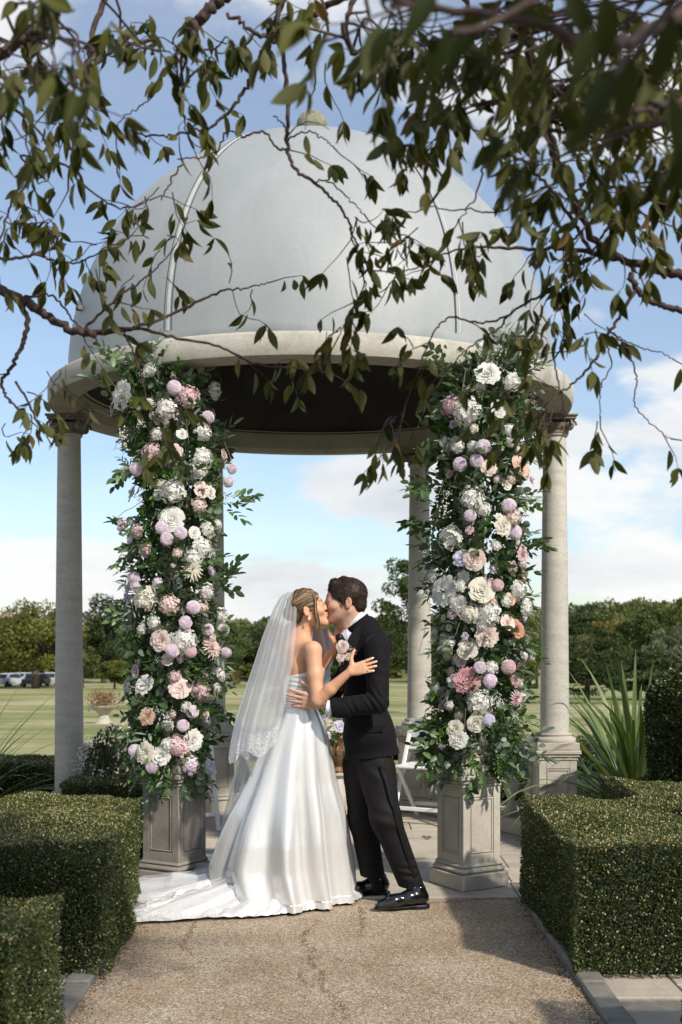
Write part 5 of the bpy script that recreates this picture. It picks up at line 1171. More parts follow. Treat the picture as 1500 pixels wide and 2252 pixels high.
# shoes ---------------------------------------------------------------
def shoe(heel, toe, nm):
    h = np.array(heel); t = np.array(toe); d = t-h; Ln = np.linalg.norm(d[:2]); d = np.array([d[0], d[1], 0])/Ln; s_ = np.array([-d[1], d[0], 0])
    q = lambda u, v, z: h+d*u*Ln+s_*v+np.array([0, 0, z])
    up = [cap(q(.10, 0, .050), q(.32, 0, .058), .038, .037, .02), cap(q(.30, 0, .052), q(.62, .0, .040), .037, .036, .03), cap(q(.62, 0, .036), q(.90, 0, .026), .036, .023, .03), cap(q(.10, 0, .055), q(.14, 0, .100), .037, .035, .02), half(q(0, 0, .012), (0, 0, -1), .003), cap(q(.14, 0, .105), q(.15, 0, .16), .028, .03, .004, 's')]
    sobj('shoe', up, M['patent'], groom, .0032)
    so = [cap(q(.07, 0, .010), q(.62, 0, .010), .031, .037, .02), cap(q(.62, 0, .010), q(.93, 0, .012), .037, .021, .02), half(q(0, 0, .014), (0, 0, 1), .002), half(q(0, 0, .003), (0, 0, -1), .002)]
    o = sobj('sole', so, M['satin_black'], groom, .003)
    hl = [cap(q(.06, 0, .0), q(.20, 0, .0), .036, .036, .01), half(q(0, 0, .016), (0, 0, 1), .002), half(q(0, 0, -.008), (0, 0, -1), .002)]; sobj('heel', hl, M['satin_black'], groom, .003)
    b = MB()
    for k in range(4):
        u = .34+k*.07; zz = .092-.012*k
        b.tube([q(u, -.022, zz-.006), q(u+.01, 0, zz+.006), q(u, .022, zz-.006)], .0022, 5)
    b.tube([q(.34, 0, .1), q(.30, -.03, .115), q(.28, -.045, .092), q(.33, -.01, .1)], .002, 5); b.tube([q(.34, 0, .1), q(.31, .03, .112), q(.29, .045, .09)], .002, 5)
    b.build('lace', M['satin_black'], groom, smooth=True)
shoe((.462, 6.40, 0), (.175, 6.31, 0), 'near'); shoe((.262, 6.72, 0), (-.02, 6.62, 0), 'far')
sobj('sock', [cap(G(905, 1925, -.035), G(908, 1962, -.04), .036, .034, .01), ], M['trouser'], groom, .005)
sobj('sock', [cap(G(822, 1922, .165), G(828, 1956, .17), .036, .034, .01), ], M['trouser'], groom, .005)
# wedding ring
def ring_(c, d, r, parent, m=M['gold']):
    c = np.array(c); d = np.array(d, float); d /= np.linalg.norm(d); a = np.cross(d, (0, 1, .3)); a /= np.linalg.norm(a); b_ = np.cross(d, a)
    MB().tube([c+(a*math.cos(t_)+b_*math.sin(t_))*r for t_ in np.linspace(0, 2*PI, 17)], .0018, 5, cap=False).build('ring', m, parent, smooth=True)
ring_(G(676, 1540, -.155), (-1, .12, .10), .0112, groom)
# boutonniere
bo = G(752, 1420, -.055)
for (kind, c_, px, py, rp) in (('rose', 'blush', 754, 1422, 13), ('rose', 'blush', 750, 1446, 9), ('rose', 'blush', 766, 1444, 7.5), ('gyp', 'white', 772, 1428, 10), ('gyp', 'white', 780, 1436, 7)):
    place_bloom(kind, c_, G(px, py, -.075), (-.3, -1, .15), rp/400, groom, r_)
b = MB(); b.tube([G(756, 1440, -.06), G(755, 1462, -.06)], .003, 5); b.build('flower_stem', M['stem'], groom, smooth=True)
own_roots = [groom]
# ------------------------------------------------------------------ BRIDE
bride = empty('person', (-.25, 6.5, 0), 'woman in strapless white satin wedding dress and long veil kissing the groom', 'person')
SK_B = (.57, .315, .19)
Tb = Xf(G(679, 1343, .0), (.975, .10, .25), (-.25, 0, 1), .95)
bn = G(661, 1402, .02)
bb = head(Tb, False)+[cap(Tb.p((-.022, 0, -.05)), bn, .042, .046, .02), cap(bn, G(655, 1425, .03), .055, .075, .05)]
bSh, bEl, bWr = G(688, 1430, -.13), G(698, 1541, -.19), G(769, 1477, -.235)
bSh2, bEl2, bWr2 = G(645, 1425, .17), G(700, 1478, .16), G(738, 1425, .10)
bb += [ell(G(660, 1470, .02), (.080, .125, .13), None, .05), cap(G(655, 1424, .03), bSh, .050, .044, .05), cap(G(655, 1424, .03), bSh2, .05, .044, .05), ell(G(660, 1520, .0), (.078, .10, .10), None, .05),
       ell(G(690, 1476, -.03), (.055, .065, .06), None, .04), ell(G(682, 1476, .10), (.055, .065, .06), None, .04), ell(G(660, 1570, .0), (.085, .10, .10), None, .05), ell(G(652, 1630, .04), (.07, .08, .10), None, .05)]
bb += [cap(bSh, (bSh+bEl)/2, .047, .041, .02), cap((bSh+bEl)/2, bEl, .041, .033, .02), cap(bEl, bEl*.6+bWr*.4, .034, .033, .015), cap(bEl*.6+bWr*.4, bWr, .032, .0205, .015)]
bb += [cap(bSh2, bEl2, .042, .032, .02), cap(bEl2, bWr2, .032, .022, .02)]
hd = np.array([.955, .05, .26]); hw = G(770, 1476, -.235)
bh = hand(hw, hd, (-.3, 0, .95), (0, 1, 0), .90, (.10, .07, .08, .12), (.13, .05, -.02, -.11), (1.05, .2)); bb += bh
bb += hand(G(740, 1420, .09), (.3, -.2, .9), (-.9, 0, .2), (0, -.3, 1), .9)
for k_, s_ in ((0, .0), (1, .14)): bb += [cap(G(655, 1650, s_), G(655, 1800, s_), .075, .05, .03), cap(G(655, 1800, s_), G(658, 1960, s_), .045, .03, .02), cap(G(655, 1975, s_), G(680, 1980, s_), .025, .02, .02)]
tips = [p for p in bh if p[0] == 'c' and abs(p[4]-.0062*.90) < 1e-6]
nl = [(p[2]+np.array([-.001, -.006, 0]), .0065, (.80, .74, .70)) for p in tips]
sobj('body', bb, M['skin'], bride, .0034, col=lambda V: skin_cols(V, Tb, SK_B, (.46, .15, .14), (.10, .06, .035), None, nl))
ring_(hw+hd*.105*.93+np.array([0, 0, -.020]), hd, .0092, bride); MB().lathe([(.001, -.004), (.004, 0), (.003, .003), (.001, .004)], tuple(hw+hd*.105*.93+np.array([0, -.012, -.020])), 8).build('ring_stone', plain_mat('diamond', (.9, .9, .95), .05), bride)
M['pearl'] = plain_mat('pearl', (.75, .70, .62), .2); ep = Tb.p((-.014, -.084, -.040)); MB().lathe([(.001, .012), (.0015, .006), (.004, .0), (.006, -.007), (.004, -.012), (.001, -.013)], tuple(ep+np.array([0, -.002, -.006])), 10).build('earring', M['pearl'], bride, smooth=True)
# hair
bunC = (-.100, 0, .012)
hs_ = [Tb.ell((-.016, 0, .046), (.103, .083, .093)), Tb.ell((-.02, 0, .085), (.075, .06, .058), .03), Tb.ell(bunC, (.050, .052, .050), .015), Tb.ell((-.075, 0, -.015), (.035, .052, .05)),
       Tb.ell((.128, 0, .005), (.072, .2, .098), .006, 's'), Tb.ell((.045, 0, -.095), (.078, .2, .090), .008, 's'), Tb.ell((-.02, 0, -.150), (.2, .2, .078), .006, 's'),
       Tb.ell((-.016, -.09, -.008), (.020, .03, .034), .004, 's'), Tb.ell((-.016, .09, -.008), (.020, .03, .034), .004, 's')]
def bh_disp(X):
    q = Tb.loc(X); v = q-np.array(bunC); ph = np.arctan2(v[:, 2], v[:, 0])*26+v[:, 1]*60; far = np.clip((np.linalg.norm(v, axis=1)-.05)/.04, 0, 1)
    return (.0014*np.sin(ph)*far+.0022*np.sin(np.arctan2(q[:, 1], v[:, 2])*5+np.linalg.norm(v, axis=1)*130)*(1-far))
M['hair_fair'] = hair_mat('light_brown_hair', (.045, .027, .015), (.16, .105, .058), (.46, .34, .20))
def bt_(V): q = Tb.loc(V); v = q-np.array(bunC); return np.clip(.42+.3*np.sin(np.arctan2(v[:, 2], v[:, 0])*26+v[:, 1]*60+.8)+(q[:, 0])*2.2+RNG.normal(0, .1, len(V)), 0, 1)
sobj('hair', hs_, M['hair_fair'], bride, .0030, disp=bh_disp, tint=bt_)
cs = []
for i in range(230):            # strands swept back from the hairline to the bun
    s_ = -1 if r_.random() < .7 else 1; a0 = r_.uniform(.25, 1.5); f = (.065*math.cos(a0)+.012, s_*(.074*math.cos(a0*.9)+.004), .048+.094*math.sin(a0))
    pts = []; 
    for k in range(12):
        u = k/11; p_ = np.array(f)*(1-u)+np.array((-.115, s_*.03, .035))*u; c0 = np.array((-.016, 0, .046)); v = (p_-c0)/np.array((.105, .085, .096)); ln_ = np.linalg.norm(v); 
        p_ = c0+(p_-c0)/ln_*(1.01+.02*math.sin(u*9+i)) if u < .8 else p_; pts.append(Tb.p(p_))
    cs.append(pts)
strands('hair_strands', cs, .0015, M['hair_fair'], bride, 4)['kind'] = 'stuff'
cs = []
for i in range(20):             # loose lock framing the near cheek
    o_ = np.array((r_.gauss(0, .004), r_.gauss(0, .003), r_.gauss(0, .003))); kk = r_.uniform(.8, 1.15)
    pts = [Tb.p(np.array(p_)+o_*(.4+.3*j)) for j, p_ in enumerate([(.018, -.045, .122), (.046, -.066, .090), (.048, -.078, .045), (.040, -.082, .005), (.034, -.080*kk, -.030), (.036, -.074, -.060*kk), (.034, -.066, -.092*kk), (.022, -.062, -.115*kk)])]; cs.append(pts)
def smooth_pts(c, n=20):
    c = np.array(c); t = np.linspace(0, len(c)-1, n); out = []
    for x in t:
        i = min(int(x), len(c)-2); f = x-i; p0 = c[max(i-1, 0)]; p1 = c[i]; p2 = c[i+1]; p3 = c[min(i+2, len(c)-1)]
        out.append(.5*((2*p1)+(-p0+p2)*f+(2*p0-5*p1+4*p2-p3)*f*f+(-p0+3*p1-3*p2+p3)*f**3))
    return out
strands('hair_lock', [smooth_pts(c) for c in cs], .0017, M['hair_fair'], bride, 4)
# dress -----------------------------------------------------------------
def satin_mat():
    m, t, b, o = new_mat('ivory_satin'); b.inputs['Base Color'].default_value = (.72, .715, .70, 1); b.inputs['Roughness'].default_value = .30; b.inputs['Specular IOR Level'].default_value = 1.0; b.inputs['Metallic'].default_value = .45
    b.inputs['Sheen Weight'].default_value = .15; b.inputs['Coat Weight'].default_value = .15; b.inputs['Coat Roughness'].default_value = .32
    geo = N(t, 'ShaderNodeNewGeometry'); mp = N(t, 'ShaderNodeMapping'); mp.inputs['Scale'].default_value = (1, 1, .22); L(t, geo.outputs['Position'], mp.inputs[0])
    n1 = N(t, 'ShaderNodeTexNoise', inp={'Scale': 6.0, 'Detail': 3.0, 'Roughness': .5}); L(t, mp.outputs[0], n1.inputs['Vector']); bp = N(t, 'ShaderNodeBump', inp={'Strength': .4, 'Distance': .03}); L(t, n1.outputs[0], bp.inputs['Height']); L(t, bp.outputs[0], b.inputs['Normal'])
    return m
M['satin'] = satin_mat()
bod = [p for p in bb if p[0] == 'e' and p[7][2] > .99 and p[7][2] < 1.40 and p[8] > .05 and abs(p[7][0]+.2) < .12 and p[2][2] > .055]
bod = bod+[half(G(640, 1488, 0), (-.22, 0, 1), .004), half(G(660, 1566, 0), (0, 0, -1), .004)]
bw = [wr(G(655, 1505, -.1), (.15, 0, 1), 230, .0016, .05), wr(G(690, 1490, -.1), (.35, 0, 1), 200, .0018, .06)]
sobj('bodice', bod, M['satin'], bride, .0036, offset=.007, disp=lambda X: sum(f(X) for f in bw))
b = MB()
for i in range(12): c_ = G(627+.2*i, 1497+i*5, -.02); b.lathe([(.001, -.004), (.004, -.002), (.004, .002), (.001, .004)], tuple(c_+np.array([-.004, -.03, 0])), 8)
b.build('back_buttons', M['satin'], bride, smooth=True)
# skirt and train: one cloth surface
pyt = [1553, 1575, 1617, 1665, 1717, 1790, 1850, 1905, 1950, 1978]; LX = [623, 613, 588, 566, 544, 506, 482, 462, 466, 470]; RX = [696, 706, 721, 729, 737, 755, 764, 772, 776, 779]
CYs = [6.49, 6.50, 6.52, 6.54, 6.56, 6.59, 6.61, 6.63, 6.64, 6.64]; RYs = [.100, .12, .16, .195, .23, .285, .33, .36, .385, .39]
zz_ = [CHT-(p-1400)/400 for p in pyt]; zz_[-1] = .035
tp_ = [(777, 1984), (740, 1990), (718, 1993), (640, 2008), (540, 2018), (455, 2019), (436, 2000), (400, 1990), (300, 2008), (275, 2030), (286, 1995), (306, 1945), (350, 1903), (450, 1888)]
C0 = np.array((-.33, 6.64)); tg_ = []
for px, py in tp_: D = CHT*FPX/(py-1400); tg_.append(((px-750)/FPX*D, D))
tg_ += [(-.55, 7.6), (-.2, 7.25), (.05, 6.95), (.14, 6.75)]
pa = [math.atan2(y-C0[1], x-C0[0]) % (2*PI) for x, y in tg_]; pr_ = [math.hypot(x-C0[0], y-C0[1]) for x, y in tg_]
od = np.argsort(pa); pa = np.array(pa)[od]; pr_ = np.array(pr_)[od]
NT = 420; th = np.linspace(0, 2*PI, NT, endpoint=False)
Rout = np.interp(th, pa, pr_, period=2*PI)
def fold(th_, v):
    # broad soft pleats with narrow valleys, fanning and drifting towards the train
    t_ = th_+.10*np.sin(th_*2+1.0)*v+.22*v*np.sin(th_)
    f1 = 0
    for ph, am, wd in ((-2.8, 1.0, .15), (-2.25, 1.1, .15), (-1.72, 1.2, .15), (-1.15, 1.0, .16), (-.5, 1.0, .16), (0.1, .8, .14), (.6, 1, .14), (1.2, 1, .14), (1.8, 1, .14), (2.4, 1, .14), (2.9, .9, .12)):
        d = (t_-ph+PI) % (2*PI)-PI; f1 = f1+am*np.exp(-(d/(wd*(1.15-.25*v)))**2)
    return f1*.95-.40+.10*np.sin(t_*3+2)*v
G_ = []; NV = 80
for i in range(NV+1):
    v = i/NV; z = zz_[0]+(zz_[-1]-zz_[0])*v
    lx = np.interp(-z, [-q for q in zz_], LX); rx = np.interp(-z, [-q for q in zz_], RX); cy_ = np.interp(-z, [-q for q in zz_], CYs); ryy = np.interp(-z, [-q for q in zz_], RYs)
    cxx = ((lx+rx)/2-750)/400; rxx = (rx-lx)/800; amp = .02+.21*min(1, v*1.5)**.9
    k = 1+amp*fold(th, v); k = np.where(k > 1, 1+(k-1)*.6, k)
    G_.append(np.stack([cxx+rxx*k*np.cos(th), cy_+ryy*k*np.sin(th), np.full(NT, z)+.0*th], -1))
last = G_[-1][:, :2]; r0 = np.hypot(last[:, 0]-C0[0], last[:, 1]-C0[1]); a_l = np.arctan2(last[:, 1]-C0[1], last[:, 0]-C0[0])
NE = 46
Ro = np.interp(a_l % (2*PI), pa, pr_, period=2*PI)
for i in range(1, NE+1):
    u = i/NE; rr = r0+(np.maximum(Ro, r0+.005)-r0)*u; ln_ = np.maximum(Ro-r0, 0)
    x = C0[0]+rr*np.cos(a_l); y = C0[1]+rr*np.sin(a_l)
    rid = np.abs(np.sin(a_l*9+u*1.2+np.sin(a_l*4)*1.3+.9))**1.6*.085+np.abs(np.sin(a_l*23+u*3))**2*.014
    rol = .05*np.exp(-((y-6.43-.12*(x+.8))/.030)**2)*np.clip((-.62-x)/.08, 0, 1)*np.clip((x+1.16)/.05, 0, 1)+.055*np.exp(-((y-6.68-.1*(x+.7))/.035)**2)*np.clip((-.60-x)/.08, 0, 1)*np.clip((x+1.0)/.05, 0, 1)
    z = .035*(1-u)+np.minimum(1, ln_/.25)*(rid*(1-u)**.35*(1-.2*u)+rol*np.sin(PI*min(1, u*1.05)))+.004+np.where(u > .93, .004*np.sin(a_l*60), 0)
    z = np.maximum(z, .004); G_.append(np.stack([x, y, z], -1))
G_ = np.array(G_); n0, n1 = G_.shape[:2]; I, J = np.meshgrid(np.arange(n0-1), np.arange(n1), indexing='ij'); J2 = (J+1) % n1
Fq = np.stack([I*n1+J, (I+1)*n1+J, (I+1)*n1+J2, I*n1+J2], -1).reshape(-1, 4)
sk = obj('skirt', mk_mesh('skirt', G_.reshape(-1, 3), Fq, True), M['satin'], bride)
sm = sk.modifiers.new('soft', 'SMOOTH'); sm.factor = .5; sm.iterations = 2
b = MB(); b.lathe([(1.0, -.004), (1.03, 0), (1.03, .010), (1.0, .014)], (0, 0, 0), 48); V = np.concatenate(b.v); cxx = ((623+696)/2-750)/400; V = np.c_[cxx+V[:, 0]*.093, 6.49+V[:, 1]*.103, V[:, 2]+zz_[0]-.002]
MB().add(V, b.f).build('waist_seam', M['satin'], bride, smooth=True)
# veil -------------------------------------------------------------------
def tulle_mat(name, dens, lace=False):
    m, t, b, o = new_mat(name); t.nodes.remove(b)
    d = N(t, 'ShaderNodeBsdfDiffuse'); d.inputs[0].default_value = (.82, .83, .84, 1); tl = N(t, 'ShaderNodeBsdfTranslucent'); tl.inputs[0].default_value = (.82, .83, .84, 1)
    m1 = N(t, 'ShaderNodeMixShader'); m1.inputs[0].default_value = .45; L(t, d.outputs[0], m1.inputs[1]); L(t, tl.outputs[0], m1.inputs[2])
    tr = N(t, 'ShaderNodeBsdfTransparent'); m2 = N(t, 'ShaderNodeMixShader'); L(t, tr.outputs[0], m2.inputs[1]); L(t, m1.outputs[0], m2.inputs[2])
    lw = N(t, 'ShaderNodeLayerWeight', inp={'Blend': .35}); uv = N(t, 'ShaderNodeUVMap'); uv.uv_map = 'UVMap'; sp = N(t, 'ShaderNodeSeparateXYZ'); L(t, uv.outputs[0], sp.inputs[0])
    a = math_n(t, 'ADD', math_n(t, 'MULTIPLY', lw.outputs['Facing'], .55), dens)
    if lace:
        geo = N(t, 'ShaderNodeNewGeometry'); v1 = N(t, 'ShaderNodeTexVoronoi', feature='DISTANCE_TO_EDGE', inp={'Scale': 62.0}); L(t, geo.outputs['Position'], v1.inputs['Vector'])
        n1 = N(t, 'ShaderNodeTexNoise', inp={'Scale': 38.0, 'Detail': 2.0, 'Distortion': 1.5}); L(t, geo.outputs['Position'], n1.inputs['Vector'])
        pat = math_n(t, 'MAXIMUM', math_n(t, 'LESS_THAN', v1.outputs[0], .05), math_n(t, 'GREATER_THAN', n1.outputs[0], .52))
        n2 = N(t, 'ShaderNodeTexNoise', inp={'Scale': 14.0, 'Detail': 1.0}); L(t, geo.outputs['Position'], n2.inputs['Vector'])
        edge = math_n(t, 'ADD', sp.outputs[1], math_n(t, 'MULTIPLY', math_n(t, 'SUBTRACT', n2.outputs[0], .5), .16))
        mk = N(t, 'ShaderNodeMapRange', inp={'From Min': .84, 'From Max': .90}); L(t, edge, mk.inputs['Value'])
        a = math_n(t, 'ADD', a, math_n(t, 'MULTIPLY', math_n(t, 'MULTIPLY', mk.outputs[0], pat), .38), clamp=True)
    L(t, a, m2.inputs[0]); L(t, m2.outputs[0], o.inputs[0]); return m
M['tulle'] = tulle_mat('veil_tulle', .36, True); M['tulle_thin'] = tulle_mat('veil_tulle_thin', .16, True)
def veil_sheet(name, pys, lxs, rxs, Yc, ryb, m, hem, npl, amp, seed, nv=90, nu=150, back=1.0):
    G = []; UV = []
    for i in range(nv+1):
        v = i/nv; py = pys[0]+(pys[-1]-pys[0])*v; lx = np.interp(py, pys, lxs); rx = np.interp(py, pys, rxs); Y = np.interp(py, pys, Yc); ry_ = np.interp(py, pys, ryb)
        u = np.linspace(-1, 1, nu); ang = u*1.75; cx_ = rx; w = cx_-lx; bend = np.cos(ang)
        pl = np.sin(u*npl+1.2*np.sin(u*5+seed))*amp*(.25+v)+np.sin(u*npl*2.7+seed)*amp*.35
        pxs = rx-w*np.clip(bend, -.3, 1)*(1+pl*.35/ max(.05, ry_)*.3); ys_ = Y+ry_*np.sin(ang)+pl; pyv = py+hem(u, v)
        G.append(np.stack([(pxs-750)/400, ys_, CHT+(1400-pyv)/400], -1)); UV.append(np.stack([u, np.full(nu, v)], -1))
    G = np.array(G); n0, n1 = G.shape[:2]; G[..., 2] = np.maximum(G[..., 2], .02)
    I, J = np.meshgrid(np.arange(n0-1), np.arange(n1-1), indexing='ij'); F = np.stack([I*n1+J, I*n1+J+1, (I+1)*n1+J+1, (I+1)*n1+J], -1).reshape(-1, 4)
    return obj(name, mk_mesh(name, G.reshape(-1, 3), F, True, uv=np.array(UV).reshape(-1, 2)), m, bride)
veil_sheet('veil', [1302, 1312, 1340, 1400, 1460, 1520, 1580, 1640, 1672], [633, 617, 601, 577, 558, 538, 519, 507, 503], [644, 646, 646, 641, 634, 622, 612, 600, 596], [6.5]*9, [.035, .055, .075, .11, .14, .17, .20, .22, .22], M['tulle'],
           lambda u, v: v*v*(-38*np.clip(-u-.1, 0, 1)+10*np.sin(u*14)), 21, .008, 1)
veil_sheet('veil_underlayer', [1306, 1340, 1400, 1500, 1600, 1700, 1800, 1880, 1975], [630, 612, 592, 562, 533, 512, 485, 468, 455], [640, 642, 636, 622, 600, 575, 545, 520, 500], [6.52, 6.52, 6.54, 6.56, 6.60, 6.65, 6.72, 6.78, 6.85], [.03, .05, .08, .12, .16, .19, .22, .26, .28], M['tulle_thin'],
           lambda u, v: 0*u, 18, .010, 3)
# tulle spread over the train
ang = np.linspace(math.radians(118), math.radians(243), 150); G2 = []; UV2 = []
for i in range(60):
    v = i/59; Rm = np.interp(ang % (2*PI), pa, pr_, period=2*PI); r1 = .34; R2 = (Rm+.045+.012*np.sin(ang*31)); rr = r1+(R2-r1)*v
    z = .10*(1-v)**1.5+.045+.018*np.sin(ang*17+v*5)*(1-v*.4)+.012*np.sin(ang*41+v*9); z = np.where(v > .9, z-.03*(v-.9)*10, z); z = np.maximum(z, .012)
    G2.append(np.stack([C0[0]+rr*np.cos(ang), C0[1]+rr*np.sin(ang), z], -1)); UV2.append(np.stack([ang, np.full(150, v)], -1))
G2 = np.array(G2); I, J = np.meshgrid(np.arange(59), np.arange(149), indexing='ij'); F2 = np.stack([I*150+J, (I+1)*150+J, (I+1)*150+J+1, I*150+J+1], -1).reshape(-1, 4)
obj('train_tulle', mk_mesh('train_tulle', G2.reshape(-1, 3), F2, True, uv=np.array(UV2).reshape(-1, 2)), M['tulle_thin'], bride)
b = MB(); b.tube([Tb.p((-.04, -.05, .115)), Tb.p((-.055, 0, .135)), Tb.p((-.04, .05, .115))], .004, 6); b.build('veil_comb', M['pearl'], bride, smooth=True)
# ------------------------------------------------------------------ person behind the couple, camera raised to the face
Q = lambda px, py, dy=0: W(px, py, dy, 9.4)
gu = empty('person', (Q(690, 1500)[0], 9.4, 0), 'photographer in grey top standing behind the couple with both arms raised', 'person')
Tu = Xf(Q(688, 1348), (0, -1, -.05), (0, 0, 1), .98); ub = head(Tu, False)
ub += [cap(Tu.p((-.02, 0, -.05)), Q(688, 1386), .05, .055, .02), cap(Q(688, 1395), Q(714, 1398), .055, .05, .03), cap(Q(688, 1395), Q(662, 1398), .055, .05, .03), ell(Q(688, 1440), (.15, .10, .20), None, .05), ell(Q(688, 1510), (.14, .10, .18), None, .05)]
for s_ in (1, -1):
    a0, a1, a2 = Q(688+s_*27, 1402, 0), Q(688+s_*27, 1462, -.14), Q(688+s_*10, 1366, -.24)
    ub += [cap(a0, a1, .045, .038, .02), cap(a1, a2, .038, .026, .02)]+hand(a2, (-.3*s_, .1, .9), (-s_, 0, 0), (0, 1, 0), .95, (.3, .3, .3, .3))
    ub += [cap(Q(688+s_*14, 1580), Q(688+s_*14, 1760), .075, .045, .03), cap(Q(688+s_*14, 1700), Q(688+s_*14, 1795), .045, .035, .03)]
sobj('body', ub, M['skin'], gu, .0055, col=lambda V: skin_cols(V, Tu, (.52, .33, .24), (.45, .2, .18), (.05, .03, .02)))
tw2 = [ell(Q(688, 1440), (.165, .115, .21), None, .05), ell(Q(688, 1510), (.155, .115, .18), None, .05), cap(Q(688, 1398), Q(716, 1400), .06, .062, .03), cap(Q(688, 1398), Q(660, 1400), .06, .062, .03)]
for s_ in (1, -1): tw2 += [cap(Q(688+s_*27, 1402, 0), Q(688+s_*27, 1455, -.12), .062, .055, .02)]
sobj('grey_top', tw2, plain_mat('grey_jersey', (.34, .355, .37), .9, .1), gu, .007)
sobj('trousers', [cap(Q(688+s_*14, 1560), Q(688+s_*15, 1790), .10, .07, .03) for s_ in (1, -1)], M['trouser'], gu, .008)
sobj('hair', [Tu.ell((-.02, 0, .05), (.105, .088, .095)), Tu.ell((.13, 0, -.01), (.08, .2, .10), .006, 's'), Tu.ell((0, 0, -.14), (.2, .2, .08), .006, 's')], M['hair_dark'], gu, .006, tint=lambda V: np.full(len(V), .4))
cm_ = empty('camera_body', tuple(Q(688, 1350, -.22)), 'black camera held up to the face by the photographer behind the couple', 'camera')
MB().box((0, 0, 0), (.14, .06, .095), bev=.01).build('housing', M['satin_black'], cm_, auto=40); o = MB().lathe([(.034, 0), (.034, .05), (.038, .06), (.038, .09), (.030, .09), (.001, .085)], (0, 0, 0), 24).build('lens', M['satin_black'], cm_, auto=40); o.rotation_euler.x = PI/2; o.location.y = -.03
for rt in (groom, bride, gu):
    for c in list(rt.children):
        if c.location.length < 1e-6: c.matrix_parent_inverse = Matrix.Translation(rt.location).inverted()
        else: c.location = c.location-rt.location
